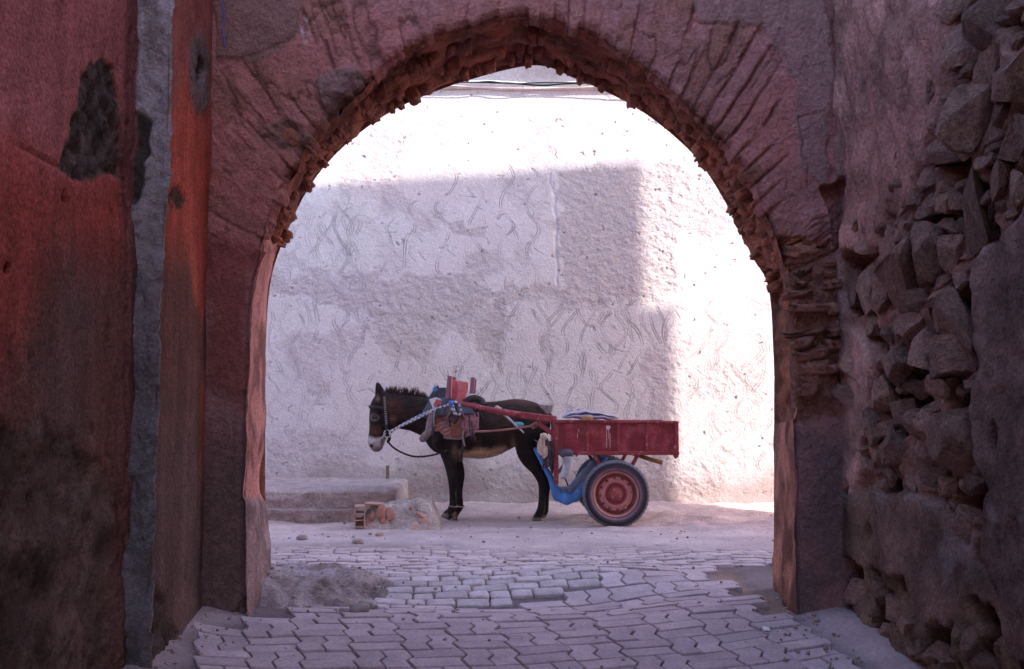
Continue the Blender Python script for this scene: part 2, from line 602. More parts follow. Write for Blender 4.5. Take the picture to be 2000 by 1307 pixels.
for n_, (qy, cu, cv, w, h, sd) in enumerate(sett_all):
    rr = random.Random(sd)
    wy = lambda x, y: y + 0.03 * x + 0.05 * x * x * 0.6 + 0.05 * math.sin(x * 2.2 + y)
    verts, faces = [], []
    m = 12
    cx, cy = cu - 0.12 * (cv - 6), wy(cu, cv)
    ta, tb, dz = rr.uniform(-.04, .04), rr.uniform(-.05, .05), rr.uniform(-.010, .003) - 0.004 * max(0, min(1, (cy - 7.3) / 0.6))
    jit = [rr.uniform(0.95, 1.03) for _ in range(m * 2)]
    for q, (ins, hh) in enumerate(((0.004, -0.05), (0.0045, -0.008), (0.008, -0.0015), (0.025, 0.0008))):
        for k in range(m * 2):
            an = 2 * math.pi * k / (m * 2)
            c_, s_ = math.cos(an), math.sin(an)
            pw = 11.0
            rad = 1 / ((abs(c_) ** pw + abs(s_) ** pw) ** (1 / pw)) * jit[k]
            ux = cu + c_ * rad * (w / 2 - ins); vy = cv + s_ * rad * (h / 2 - ins * 0.8)
            x, y = ux - 0.12 * (vy - 6), wy(ux, vy)
            verts.append((x, y, float(g0(x, y)) + hh + dz + (x - cx) * ta + (y - cy) * tb))
    n = m * 2
    for q in range(3):
        for k in range(n):
            j = (k + 1) % n
            faces.append((q * n + k, q * n + j, (q + 1) * n + j, (q + 1) * n + k))
    faces.append(tuple(range(3 * n, 4 * n)))
    me = bpy.data.meshes.new('sett'); me.from_pydata(verts, [], faces); smooth(me)
    if n_ < 300:
        obj('sett', me, MAT['sett'], sett_root)
    else:
        rest.append(me)
if rest:
    struct(obj('outer_setts', join_meshes(rest, 'outer_setts'), MAT['sett'], sett_root), 'stuff')

# ------------------------------------------------------------------ gateway arch
FR = [(478, 1250), (475, 1000), (480, 800), (487, 640), (497, 545), (520, 462), (560, 362), (612, 280), (690, 192), (785, 108), (880, 62), (1010, 37),
      (1110, 52), (1200, 95), (1290, 163), (1375, 240), (1440, 320), (1490, 410), (1520, 480), (1540, 560), (1548, 680), (1552, 820), (1556, 1000), (1558, 1215)]
BK = [(532, 1190), (519, 1000), (518, 850), (519, 680), (527, 560), (546, 490), (590, 390), (640, 318), (715, 250), (800, 200), (905, 160), (1040, 128),
      (1125, 155), (1200, 188), (1270, 230), (1340, 288), (1385, 343), (1432, 423), (1468, 500), (1500, 560), (1510, 690), (1512, 830), (1511, 1000), (1510, 1160)]
NS = 44
Fc = np.array([list(p) for p in catmull([P(a, b, GATE_Y) for a, b in FR], NS)])
Bc = np.array([list(p) for p in catmull([P(a, b, GATE_B) for a, b in BK], NS)])
NC = len(Fc)
tl = np.arange(NC) / NS           # landmark number along the curve
CX, CZ = 0.03, 1.5
dirx = Fc[:, 0] - CX
dirz = np.clip(Fc[:, 2] - CZ, 0, 9)
nn = np.hypot(dirx, dirz); dirx /= nn; dirz /= nn
arcpos = np.concatenate([[0], np.cumsum(np.hypot(np.diff(Fc[:, 0]), np.diff(Fc[:, 2])))])
XL, XR_, ZT = -1.76, 1.86, 4.3
Lx = np.where(dirx < 0, (XL - Fc[:, 0]) / np.minimum(dirx, -1e-6), (XR_ - Fc[:, 0]) / np.maximum(dirx, 1e-6))
Lz = np.where(dirz > 1e-4, (ZT - Fc[:, 2]) / np.maximum(dirz, 1e-4), 1e9)
Ln = np.minimum(Lx, Lz)
NR = 130
fr = np.linspace(0, 1, NR) ** 1.15
brk = 0.068                         # pitch of the ring bricks along the arch
bi = np.floor(arcpos / brk)
bj = hash3(bi.astype(np.int64), 0 * bi.astype(np.int64), 0 * bi.astype(np.int64), 5)
ring_on = sstep(4.3, 5.3, tl) * sstep(19.5, 18.2, tl)
edge_jit = (bj - 0.5) * 0.045 * ring_on + 0.010 * vnoise(arcpos * 30, 0, 0, 8) * (0.3 + ring_on)
Rr = fr[None, :] * Ln[:, None]
GX = Fc[:, None, 0] + dirx[:, None] * (Rr + edge_jit[:, None] * (1 - fr[None, :]) ** 6)
GZ = Fc[:, None, 2] + dirz[:, None] * (Rr + edge_jit[:, None] * (1 - fr[None, :]) ** 6)
S = np.repeat(arcpos[:, None], NR, 1)
gx_, gy_ = proj(GX, GATE_Y, GZ)
brkf = 0.088
slant = S + 0.16 * Rr * np.sign(GX) + 0.05 * vnoise(S * 3.1, 0 * S, 0, 60) + 0.018 * fbm(GX * 3, GZ * 3, 0, 61, 3)
bidx = np.floor(slant / brkf).astype(np.int64)
bf = slant / brkf - bidx
zero = np.zeros_like(bidx)
boff = hash3(bidx, zero, zero, 11) - 0.5
joint = np.exp(-((np.minimum(bf, 1 - bf)) / 0.09) ** 2) * sstep(-0.25, 0.25, fbm(GX * 5, GZ * 5, 0, 59, 3))
thick = fbm(GX * 1.8, GZ * 1.8, 0, 62, 4)              # plaster skin left over the bricks
ringm = sstep(0.85, 0.55, Rr + 0.12 * vnoise(GX * 3, GZ * 3, 0, 63)) * ring_on[:, None]
bare = sstep(0.75, -0.15, thick) * ringm
ledge = hash3(bidx, np.floor(Rr / 0.27 + hash3(bidx, zero, zero, 3) * 2).astype(np.int64), zero, 12) - 0.5
hgt = bare * (boff * 0.010 + ledge * 0.010 + 0.008 * (bf - 0.5) * sstep(-.2, .3, fbm(GX * 4, GZ * 4, 0, 58, 2)) - joint * (0.012 + 0.02 * np.clip(vnoise(GX * 6, GZ * 6, 0, 65), 0, 1)))
hgt += 0.012 * fbm(GX * 2.5, GZ * 2.5, 0, 66, 4) + 0.004 * fbm(GX * 22, GZ * 22, 0, 67, 3)
hgt += 0.006 * np.abs(fbm(GX * 9, GZ * 9, 0, 68, 3)) * ringm
# rough hole where the skin has fallen off near the left springing, and a dark repair lump
def gm(poly, soft=10, j=8, seed=1, fq=9):
    return sstep(soft, -soft, polysd(gx_ + j * fbm(GX * fq, GZ * fq, 0, seed, 3), gy_ + j * fbm(GX * fq, GZ * fq, 0, seed + 9, 3), poly))
lumpm = gm([(632, 135), (690, 125), (722, 170), (712, 205), (670, 205), (640, 240), (615, 195)], 10, 10, 71)
hgt += lumpm * (0.03 + 0.025 * fbm(GX * 18, GZ * 18, 0, 72, 3))
holem = gm([(510, 262), (560, 230), (620, 275), (600, 300), (545, 290)], 8, 8, 73)
hgt -= holem * (-0.004 + 0.03 * fbm(GX * 14, GZ * 14, 0, 74, 3))
cem = gm([(420, -20), (592, -20), (585, 60), (560, 95), (500, 120), (420, 118)], 4, 6, 75)
hgt = hgt * (1 - cem) + cem * (0.018 + 0.003 * fbm(GX * 12, GZ * 12, 0, 76, 3))
cemr = gm([(1360, -20), (1620, -20), (1620, 370), (1560, 330), (1540, 120), (1490, 55), (1420, 48), (1370, 40)], 6, 10, 77)
hgt = hgt * (1 - 0.7 * cemr) + cemr * 0.012
for ln in ([(1610, 215), (1560, 228)], [(1560, 228), (1575, 330), (1580, 365)], [(1360, 40), (1420, 50), (1490, 55)], [(590, 60), (640, 10), (690, -10)], [(520, 240), (460, 175)], [(470, 120), (600, 60)]):
    dd = linesd(gx_ + 5 * fbm(GX * 12, GZ * 12, 0, 78, 2), gy_ + 5 * fbm(GX * 12, GZ * 12, 0, 79, 2), ln)
    hgt -= 0.016 * np.clip(1 - dd / 3.5, 0, 1)
ckn = vnoise(slant * 10.5, Rr * 2.4, 0, 56) + 0.35 * vnoise(slant * 30, Rr * 9, 0, 57)
ckl = np.exp(-(np.abs(ckn) / 0.085) ** 2) * ringm * (1 - cem) * (1 - 0.7 * cemr) * sstep(-0.35, 0.25, fbm(GX * 3.3, GZ * 3.3, 0, 55, 3))
hgt -= 0.011 * ckl
hgt += 0.007 * ringm * np.clip(ckn, -1, 1) * (1 - cem)
# black gap between arch and right-hand wall
gapm = gm([(1605, 365), (1650, 350), (1650, 495), (1632, 480), (1622, 410)], 6, 6, 81)
hgt -= 0.12 * gapm
# fallen skin over the right pier
pierm = gm([(1490, 470), (1640, 480), (1650, 820), (1530, 825)], 10, 12, 83)
hgt -= pierm * (0.03 + 0.035 * fbm(GX * 6, GZ * 9, 0, 84, 4))
# the torn edge at the intrados
hgt -= (0.05 * np.clip(1 - Rr / (0.04 + 0.03 * bj[:, None]), 0, 1) ** 1.5) * (0.25 + 0.75 * ring_on[:, None])
hgt -= 0.03 * np.clip(1 - Rr / 0.02, 0, 1)
lowchip = gm([(440, 1225), (470, 1170), (480, 1170), (480, 1230)], 5, 6, 85)
hgt -= 0.04 * lowchip
GYY = GATE_Y - hgt
pl_a = np.array([0.42, 0.155, 0.145]); pl_b = np.array([0.33, 0.155, 0.16]); cemc = np.array([0.22, 0.115, 0.105])
mixn = np.clip(0.5 + 0.7 * fbm(GX * 1.3, GZ * 1.3, 0, 86, 4), 0, 1)[..., None]
gc = pl_a * (1 - mixn) + pl_b * mixn
gc = gc + (np.array([0.285, 0.115, 0.09]) - gc) * (bare * np.clip(ledge * 2 + 0.1, 0, 1) * 0.8)[..., None]
gc = gc * (1 - 0.5 * np.maximum(ckl, bare * joint * 0.8))[..., None]
gc = gc + (cemc - gc) * (0.85 * cem)[..., None]
gc = gc + (np.array([0.21, 0.12, 0.115]) - gc) * (lumpm * 0.85)[..., None]
gc = gc + (np.array([0.27, 0.155, 0.155]) - gc) * (cemr * 0.65)[..., None]
gc = gc + (np.array([0.21, 0.10, 0.085]) - gc) * holem[..., None]
redp = gm([(400, 470), (500, 470), (490, 640), (478, 820), (400, 760)], 25, 25, 87, 3)
gc = gc + (np.array([0.20, 0.045, 0.038]) - gc) * (redp * 0.75)[..., None]
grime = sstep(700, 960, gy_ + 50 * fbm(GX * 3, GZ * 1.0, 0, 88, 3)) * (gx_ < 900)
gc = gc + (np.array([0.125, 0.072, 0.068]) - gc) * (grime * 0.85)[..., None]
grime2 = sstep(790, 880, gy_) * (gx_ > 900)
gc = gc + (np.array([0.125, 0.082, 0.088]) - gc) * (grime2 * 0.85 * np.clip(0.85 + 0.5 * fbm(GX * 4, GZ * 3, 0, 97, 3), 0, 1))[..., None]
gc = gc + (np.array([0.22, 0.092, 0.075]) - gc) * pierm[..., None]
wh = gm([(590, 35), (608, 28), (606, 78), (588, 78)], 4, 8, 89, 20) * (fbm(GX * 40, GZ * 40, 0, 90, 2) > -0.1)
gc = gc + (np.array([0.5, 0.42, 0.42]) - gc) * (wh * 0.7)[..., None]

gate = thing('gateway_arch', 'crumbling red plastered brick arch spanning the alley', 'archway', (0, GATE_Y, 0))
obj('front_plaster', grid_mesh('front_plaster', np.stack([GX, GYY, GZ], -1), np.clip(gc, 0.01, 1), flip=True), MAT['gate'], gate)
# inner lining
ND = 70
td = np.linspace(0, 1, ND)
inn = Fc[:, None, :] * (1 - td[None, :, None]) + Bc[:, None, :] * td[None, :, None]
inn[:, :, 1] = GATE_Y + 0.012 + (GATE_B - GATE_Y - 0.012) * td[None, :]
S2 = np.repeat(arcpos[:, None], ND, 1)
rough_arch = (0.014 + 0.028 * fbm(S2 * 9, inn[:, :, 1] * 6, 0, 91, 4)) * ring_on[:, None]
bump_j = (1 - ring_on[:, None]) * (0.014 * fbm(S2 * 4, inn[:, :, 1] * 4, 0, 92, 4))
ipx, ipy = proj(inn[:, :, 0], inn[:, :, 1], inn[:, :, 2])
tt2 = np.repeat(tl[:, None], ND, 1)
# swollen plaster foot of the left jamb, broken edge above it
foot = sstep(960, 985, ipy + 6 * vnoise(S2 * 9, inn[:, :, 1] * 9, 0, 93)) * (tt2 < 3)
chipm = (tt2 < 3) * sstep(0.55, 0.9, td[None, :]) * np.exp(-((ipy - 930) / 45) ** 2)
outw = rough_arch + bump_j - 0.018 * foot + 0.035 * chipm
pj = ((tt2 > 18.5) & (tt2 < 21)) * (0.03 + 0.025 * fbm(S2 * 12, inn[:, :, 1] * 3, 0, 94, 3))
outw = outw + pj
dn = np.stack([dirx, 0 * dirx, dirz], -1)
inn = inn + dn[:, None, :] * outw[:, :, None]
ic = np.zeros(inn.shape)
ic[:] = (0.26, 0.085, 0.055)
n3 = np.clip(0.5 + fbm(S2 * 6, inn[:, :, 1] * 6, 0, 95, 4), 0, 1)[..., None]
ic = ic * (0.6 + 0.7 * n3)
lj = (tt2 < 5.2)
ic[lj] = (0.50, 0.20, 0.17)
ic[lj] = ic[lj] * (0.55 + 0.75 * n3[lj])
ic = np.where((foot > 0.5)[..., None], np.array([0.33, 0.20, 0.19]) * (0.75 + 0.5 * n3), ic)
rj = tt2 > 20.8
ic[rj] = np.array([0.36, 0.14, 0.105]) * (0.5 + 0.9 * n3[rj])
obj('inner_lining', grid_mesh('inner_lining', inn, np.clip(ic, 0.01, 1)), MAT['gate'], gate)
# back face
fr2 = np.linspace(0, 1, 14)
Lb = np.where(np.isfinite(Ln), Ln, 1) + 1.2
bx = Bc[:, None, 0] + dirx[:, None] * fr2[None] * Lb[:, None]
bz = Bc[:, None, 2] + dirz[:, None] * fr2[None] * Lb[:, None]
bz = np.minimum(bz, 4.3)
bcol = np.zeros(bx.shape + (3,)); bcol[:] = (0.42, 0.19, 0.15)
obj('rear_plaster', grid_mesh('rear_plaster', np.stack([bx, np.full(bx.shape, GATE_B) + 0.01 * fbm(bx * 3, bz * 3, 0, 96, 3), bz], -1), bcol), MAT['gate'], gate)
# wall above the arch
obj('upper_wall', box_bm((4.6, GATE_B - GATE_Y - 0.06, 1.5), 0.02, Matrix.Translation((0.1, (GATE_Y + GATE_B) / 2 + 0.02, 4.85))), MAT['house'], gate)
# ring bricks, four deep
bvar = [lump((0.056, 0.205, 0.24), k, 4, 5.0, 0.12, 2.2) for k in range(18)]
nb = 0
depths = [0.10, 0.33, 0.56, 0.785]
sarc = arcpos
s0 = arcpos[int(4.6 * NS)]; s1 = arcpos[int(19.0 * NS)]
for di, dd in enumerate([0, 3, 1, 2]):
    meshes_rest = []
    s = s0 + 0.03 * di
    k = 0
    while s < s1 and True:
        i = int(np.searchsorted(arcpos, s)); i = min(i, NC - 2)
        t = depths[dd] / (GATE_B - GATE_Y)
        base = Vector(Fc[i]) * (1 - t) + Vector(Bc[i]) * t
        nrm = Vector((dirx[i], 0, dirz[i]))
        tg = Vector((nrm.z, 0, -nrm.x))
        rr = random.Random(1000 * di + k)
        wid = rr.choice([0.8, 0.95, 1.1, 1.5])
        pro = rr.uniform(-0.03, 0.035) + (0.012 if dd == 3 else 0)
        if rr.random() < 0.10: pro -= 0.05
        if dd == 0: pro = rr.uniform(-0.055, -0.005)
        c = base + nrm * (0.12 - pro)
        yy = GATE_Y + depths[dd] + rr.uniform(-0.015, 0.015)
        if dd == 0: yy = GATE_Y + 0.118 + rr.uniform(0, 0.02)
        if dd == 3: yy = GATE_B - 0.105 - rr.uniform(0, 0.02)
        c.y = yy
        rot = Matrix((tg, Vector((0, 1, 0)), nrm)).transposed().to_4x4()
        rot = rot @ Matrix.Rotation(rr.uniform(-.2, .2), 4, 'Y') @ Matrix.Rotation(rr.uniform(-.08, .08), 4, 'Z') @ Matrix.Rotation(rr.uniform(-.08, .08), 4, 'X')
        sc = Matrix.Diagonal((wid * rr.uniform(0.9, 1.12), rr.uniform(0.85, 1.08), rr.uniform(0.92, 1.06), 1))
        m4 = Matrix.Translation(c) @ rot @ sc
        me = bvar[rr.randrange(len(bvar))]
        if nb < 300:
            o = obj('brick', me, MAT['brick'] if dd else MAT['brick'], gate)
            o.matrix_parent_inverse = Matrix.Identity(4)
            o.matrix_basis = Matrix.Translation((0, -GATE_Y, 0)) @ m4
            nb += 1
        else:
            cpy = me.copy(); cpy.transform(m4); meshes_rest.append(cpy)
        s += brk * wid
        k += 1
    if meshes_rest:
        struct(obj('inner_bricks', join_meshes(meshes_rest, 'inner_bricks'), MAT['brick'], gate), 'stuff')
# bare horizontal courses on the right pier
pb = [lump((0.24, 0.16, 0.058), 40 + k, 5, 3.4, 0.26, 2.6) for k in range(10)]
rr = random.Random(5)
py_ = 500
while py_ < 822:
    xl = np.interp(py_, [480, 560, 820], [1522, 1540, 1552])
    for (xa, xb) in ((xl + rr.uniform(-8, 22), xl + rr.uniform(40, 90)), (xl + rr.uniform(62, 72), 1648)):
        if rr.random() < (0.5 if xa > 1600 else 0.18): continue
        a, b = P(xa, py_ - 8, GATE_Y), P(xb, py_ - 8 - rr.uniform(0, 10), GATE_Y)
        w = max(b.x - a.x, 0.06)
        o = obj('brick', pb[rr.randrange(10)], MAT['brick_dusty'], gate)
        cc = (a + b) / 2
        o.matrix_parent_inverse = Matrix.Identity(4)
        ry = -(b.z - a.z) / w
        o.matrix_basis = Matrix.Translation((cc.x, 0.085 - rr.uniform(0.0, 0.05), cc.z)) @ Matrix.Rotation(ry + rr.uniform(-.09, .09), 4, 'Y') @ Matrix.Rotation(rr.uniform(-.2, .2), 4, 'Z') @ Matrix.Diagonal((w / 0.24, rr.uniform(0.8, 1.2), rr.uniform(0.6, 1.5), 1))
    py_ += rr.uniform(20, 27)

# ------------------------------------------------------------------ left-hand wall
lw = thing('plaster_wall', 'red plastered alley wall with grime and a dark cement patch', 'wall', (-1.7, 4.0, -0.1))
Y0 = 4.55
def xfar(y): return -1.565 - 0.10 * (y - Y0)
def xnear(y): return -1.715 + 0.012 * (Y0 - y)
def lgrid(y0, y1, xf, seed, step=0.012):
    y = np.arange(y0, y1 + step, step); z = np.arange(-0.5, 3.62, 0.012)
    YY, ZZ = np.meshgrid(y, z, indexing='ij')
    XX = xf(YY)
    a, b = proj(XX, YY, ZZ)
    return YY, ZZ, XX, a, b
def pmask(a, b, YY, ZZ, poly, soft=6, j=6, seed=1, fq=10):
    return sstep(soft, -soft, polysd(a + j * 0.5 * fbm(YY * fq, ZZ * fq, 0, seed, 3), b + j * fbm(YY * fq, ZZ * fq, 0, seed + 9, 3), poly))
# near part
YY, ZZ, XX, a, b = lgrid(2.0, Y0 + 0.03, xnear, 1)
h = 0.012 * fbm(YY * 1.6, ZZ * 1.6, 0, 101, 4) + 0.002 * fbm(YY * 25, ZZ * 25, 0, 102, 2) - 0.012 * np.clip(fbm(YY * 14, ZZ * 9, 0, 99, 3) - 0.75, 0, 1) * 3
patch = pmask(a, b, YY, ZZ, [(172, 124), (200, 116), (218, 126), (234, 180), (244, 350), (215, 340), (180, 350), (135, 345), (116, 325), (140, 240), (160, 150)], 4, 6, 103, 20)
h += patch * (-0.012 + 0.022 * fbm(YY * 20, ZZ * 20, 0, 104, 4))
low = sstep(-14, 14, b - np.interp(a, [0, 40, 90, 110, 150, 165, 200, 222, 238, 250], [835, 845, 795, 850, 850, 880, 905, 960, 1060, 1250]) + 14 * fbm(YY * 8, ZZ * 8, 0, 105, 3))
h += low * (-0.02 + 0.020 * fbm(YY * 10, ZZ * 10, 0, 106, 5) + 0.012 * fbm(YY * 3, ZZ * 3, 0, 107, 2))
for ln, w_, dp in (([(22, 272), (60, 298), (116, 326)], 3, .012), ([(232, 120), (240, 230), (246, 350), (240, 500), (235, 640), (232, 800), (236, 1000), (240, 1300)], 3.5, .014), ([(245, 350), (250, 420)], 4, .02)):
    h -= dp * np.clip(1 - linesd(a + 3 * fbm(YY * 14, ZZ * 14, 0, 108, 2), b, ln) / w_, 0, 1)
h -= 0.05 * np.clip(1.3 - np.hypot((a - 16) / 5, (b - 524) / 10), 0, 1)
h -= 0.02 * np.clip(1 - np.hypot((a - 130) / 6, (b - 393) / 8), 0, 1)
h += 0.040 * sstep(4.32, 4.50, YY) * sstep(300, 520, b)
red = np.array([0.40, 0.085, 0.072]); dred = np.array([0.29, 0.062, 0.050]); grm = np.array([0.115, 0.060, 0.052]); purp = np.array([0.37, 0.13, 0.135])
c = np.zeros(XX.shape + (3,)); c[:] = red
up = sstep(420, 250, b + 60 * fbm(YY * 2, ZZ * 2, 0, 110, 3))
c += (purp - c) * (0.9 * up)[..., None]
c += (dred - c) * (sstep(300, 420, b) * 0.8)[..., None]
g = sstep(520, 760, b + 140 * fbm(YY * 1.4, ZZ * 0.7, 0, 111, 4) - 90 * sstep(110, 40, a))
c += (grm - c) * (0.88 * g)[..., None]
c += (np.array([0.13, 0.095, 0.095]) - c) * (np.clip(fbm(YY * 2.5, ZZ * 1.2, 0, 112, 4), 0, 1) * 0.6 * g)[..., None]
c += (np.array([0.075, 0.055, 0.052]) * (1 + 0.5 * fbm(YY * 18, ZZ * 18, 0, 114, 3))[..., None] - c) * patch[..., None]
c += (np.array([0.10, 0.062, 0.055]) * (1 + 0.5 * fbm(YY * 6, ZZ * 6, 0, 113, 3))[..., None] - c) * (0.9 * low)[..., None]
seam = sstep(4.36, 4.48, YY)
c += (np.array([0.15, 0.06, 0.055]) - c) * (seam * 0.8)[..., None]
obj('near_plaster', grid_mesh('near_plaster', np.stack([XX + h, YY, ZZ], -1), np.clip(c, 0.01, 1)), MAT['left'], lw)
# far part, a hand's breadth proud
YY, ZZ, XX, a, b = lgrid(Y0 + 0.018, GATE_Y + 0.06, xfar, 2, 0.010)
h = 0.008 * fbm(YY * 1.6, ZZ * 1.6, 0, 121, 4) + 0.0012 * fbm(YY * 25, ZZ * 25, 0, 122, 2)
rd = np.hypot((a - 388) / 19, (b - 143) / 78)
ring = sstep(1.25, 0.85, rd + 0.15 * fbm(YY * 9, ZZ * 9, 0, 123, 2))
h += ring * (0.008 + 0.006 * fbm(YY * 20, ZZ * 20, 0, 124, 3))
hole = sstep(1.05, 0.85, np.hypot((a - 389) / 8.5, (b - 137) / 27))
h -= hole * 0.14
chip = pmask(a, b, YY, ZZ, [(330, 380), (350, 360), (362, 400), (350, 412), (335, 405)], 4, 10, 125, 20)
h += chip * (-0.01 + 0.008 * fbm(YY * 30, ZZ * 30, 0, 126, 2))
tri = pmask(a, b, YY, ZZ, [(318, 250), (326, 260), (336, 335), (328, 352), (316, 345)], 2, 4, 127, 20)
h -= tri * 0.012
lowp = pmask(a, b, YY, ZZ, [(296, 1130), (330, 1190), (345, 1230), (340, 1290), (300, 1340), (280, 1300)], 6, 16, 128, 9)
h += lowp * (-0.025 + 0.02 * fbm(YY * 14, ZZ * 14, 0, 129, 3))
edge = np.clip(1 - (YY - Y0) / 0.02, 0, 1)
h -= 0.022 * sstep(250, 650, b) * sstep(Y0 + 0.45, Y0, YY)
h -= 0.012 * edge ** 2 + 0.008 * edge * np.abs(fbm(YY * 3, ZZ * 12, 0, 130, 3))
h += 0.04 * sstep(0.35, -0.25, ZZ) ** 2
orange = np.array([0.42, 0.092, 0.064])
c = np.zeros(XX.shape + (3,)); c[:] = orange
c += (np.array([0.30, 0.115, 0.105]) - c) * (sstep(260, 60, b + 50 * fbm(YY * 3, ZZ * 2, 0, 131, 3)) * 0.8)[..., None]
c += (np.array([0.42, 0.12, 0.075]) - c) * (np.clip(fbm(YY * 5, ZZ * 0.8, 0, 132, 4), 0, 1) * 0.6)[..., None]
st = sstep(0.15, -0.25, fbm(YY * 2.6, ZZ * 0.6, 0, 133, 4) - sstep(480, 700, b) * 0.9 + sstep(372, 400, a) * 0.35)
st = st * sstep(430, 560, b)
c += (np.array([0.115, 0.062, 0.050]) - c) * (0.85 * st)[..., None]
c += (np.array([0.15, 0.09, 0.08]) - c) * (0.9 * sstep(700, 980, b + 80 * fbm(YY * 3, ZZ, 0, 134, 3)))[..., None]
c += (np.array([0.17, 0.125, 0.125]) - c) * ring[..., None]
c += (np.array([0.02, 0.014, 0.014]) - c) * (hole * 0.6)[..., None]
c += (np.array([0.10, 0.05, 0.04]) - c) * chip[..., None]
c += (np.array([0.38, 0.20, 0.17]) - c) * (tri * 0.9)[..., None]
c += (np.array([0.09, 0.062, 0.055]) - c) * (lowp * 0.9)[..., None]
obj('far_plaster', grid_mesh('far_plaster', np.stack([XX + h, YY, ZZ], -1), np.clip(c, 0.01, 1)), MAT['left'], lw)
# the broken mortar face of the step between them
xs_ = np.linspace(-1.74, -1.555, 22); z = np.arange(-0.5, 4.3, 0.010)
z = z[z < 3.62]
XX, ZZ = np.meshgrid(xs_, z, indexing='ij')
a, b = proj(XX, np.full(XX.shape, Y0), ZZ)
h = 0.030 * fbm(XX * 10, ZZ * 6, 0, 141, 4) + 0.006 * fbm(XX * 30, ZZ * 30, 0, 142, 2)
ragged = -0.026 * sstep(250, 650, b) + 0.005 + 0.008 * fbm(ZZ * 7, 0 * ZZ, 0, 143, 4) + 0.004 * fbm(ZZ * 40, 0 * ZZ, 0, 144, 2)
XX2 = XX + ragged * sstep(-1.70, -1.56, XX)
dk_ = sstep(5, -5, polysd(a + 4 * vnoise(ZZ * 20, XX * 20, 0, 145), b + 6 * vnoise(ZZ * 20, XX * 20, 0, 146), [(252, 213), (275, 218), (292, 240), (287, 300), (278, 370), (268, 400), (252, 395)]))
h -= dk_ * 0.03
h += sstep(-1.585, -1.56, XX) * -0.02
c = np.zeros(XX.shape + (3,)); c[:] = (0.32, 0.26, 0.285)
c *= (1 + 0.25 * fbm(XX * 6, ZZ * 3, 0, 147, 4))[..., None]
c += (np.array([0.13, 0.105, 0.118]) - c) * (0.9 * sstep(300, 720, b))[..., None]
c += (np.array([0.05, 0.038, 0.036]) - c) * dk_[..., None]
c += (np.array([0.34, 0.25, 0.25]) - c) * (0.6 * sstep(-1.563, -1.556, XX))[..., None]  # thin highlight along the ragged right edge, put into the colour
c += (np.array([0.15, 0.055, 0.05]) - c) * (0.9 * sstep(-1.70, -1.715, XX))[..., None]
obj('step_face', grid_mesh('step_face', np.stack([XX2, Y0 - h, ZZ], -1), np.clip(c, 0.01, 1)), MAT['mortar'], lw)
LH = 3.78
obj('side_wall', box_bm((0.4, 1.2, 4.1), 0.02, Matrix.Translation((-1.91, 1.40, 1.55))), MAT['house'], lw)
obj('roof_slab', box_bm((7.16, 5.6, 0.2), 0.02, Matrix.Translation((-5.17, 3.6, LH - 0.08))), MAT['house'], lw)
obj('street_front', box_bm((12, 0.4, 4.4), 0.02, Matrix.Translation((-7.85, GATE_B - 0.2, 1.7))), MAT['house'], lw)

# ------------------------------------------------------------------ right-hand rubble wall
rw = thing('rubble_wall', 'ruined rubble stone wall with broken plaster and open joints', 'wall', (1.75, 4.2, -0.1))
RX0, RK = 1.783, -0.04
def xright(y): return RX0 + RK * (GATE_Y - y)
def PR(px, py):
    xc = (px - 1000) / F_PX; yc = -(py - 653.5) / F_PX
    dy = CT - yc * ST; dz = ST + yc * CT
    q = xc / dy
    y = (RX0 + RK * GATE_Y) / (q + RK)
    return Vector((xright(y), y, EYE + dz / dy * y))
y = np.arange(1.6, GATE_Y + 0.05, 0.0115); z = np.arange(-0.5, 4.3, 0.0125)
YY, ZZ = np.meshgrid(y, z, indexing='ij')
XX = xright(YY)
a, b = proj(XX, YY, ZZ)
a = np.where(a > 4000, 4000, a)
pm = lambda poly, soft=6, j=10, seed=1, fq=8: pmask(a, b, YY, ZZ, poly, soft, j, seed, fq)
lowpl = pm([(1630, 960), (1790, 968), (1850, 1010), (1890, 1090), (1960, 1180), (2100, 1220), (2100, 1307), (1990, 1300), (1960, 1250), (1930, 1190), (1880, 1180), (1850, 1235), (1800, 1215), (1762, 1130), (1720, 1120), (1690, 1105), (1660, 1090), (1630, 1080)], 4, 14, 151)
bigpl = pm([(1895, 510), (1940, 470), (2000, 380), (2300, 250), (2400, 1400), (1960, 1185), (1905, 1080), (1925, 960), (1890, 900), (1900, 640)], 5, 14, 153)
pinkpl = pm([(1585, 520), (1640, 490), (1650, 640), (1692, 660), (1702, 740), (1690, 830), (1670, 965), (1600, 965), (1600, 700)], 5, 12, 155)
mud = pm([(1560, -60), (1830, -60), (1850, 90), (1835, 200), (1800, 330), (1770, 420), (1700, 480), (1650, 500), (1600, 480), (1600, 0)], 16, 20, 157)
plas = np.maximum(np.maximum(lowpl, bigpl), pinkpl)
solid = np.maximum(plas, mud)
# mud: vertical scabs and layers
mudh = 0.03 * fbm(YY * 5, ZZ * 2.2, 0, 161, 5) + 0.03 * np.abs(fbm(YY * 10, ZZ * 4, 0, 162, 4)) - 0.01
cellx = YY * 7 + 0.5 * fbm(YY * 4, ZZ * 4, 0, 171, 2); cellz = ZZ * 9 + 0.5 * fbm(YY * 4, ZZ * 4, 0, 172, 2)
stoneh = -0.035 + 0.035 * fbm(YY * 7, ZZ * 6, 0, 163, 4) - 0.16 * sstep(-0.08, 0.4, fbm(YY * 5.5, ZZ * 5.5, 0, 174, 3))
lowrub = sstep(1060, 1130, b)
stoneh = stoneh + lowrub * (0.0 + 0.03 * fbm(YY * 7, ZZ * 5, 0, 164, 4))
plh = 0.016 * fbm(YY * 2, ZZ * 2, 0, 165, 4) + 0.006 * fbm(YY * 16, ZZ * 16, 0, 166, 3)
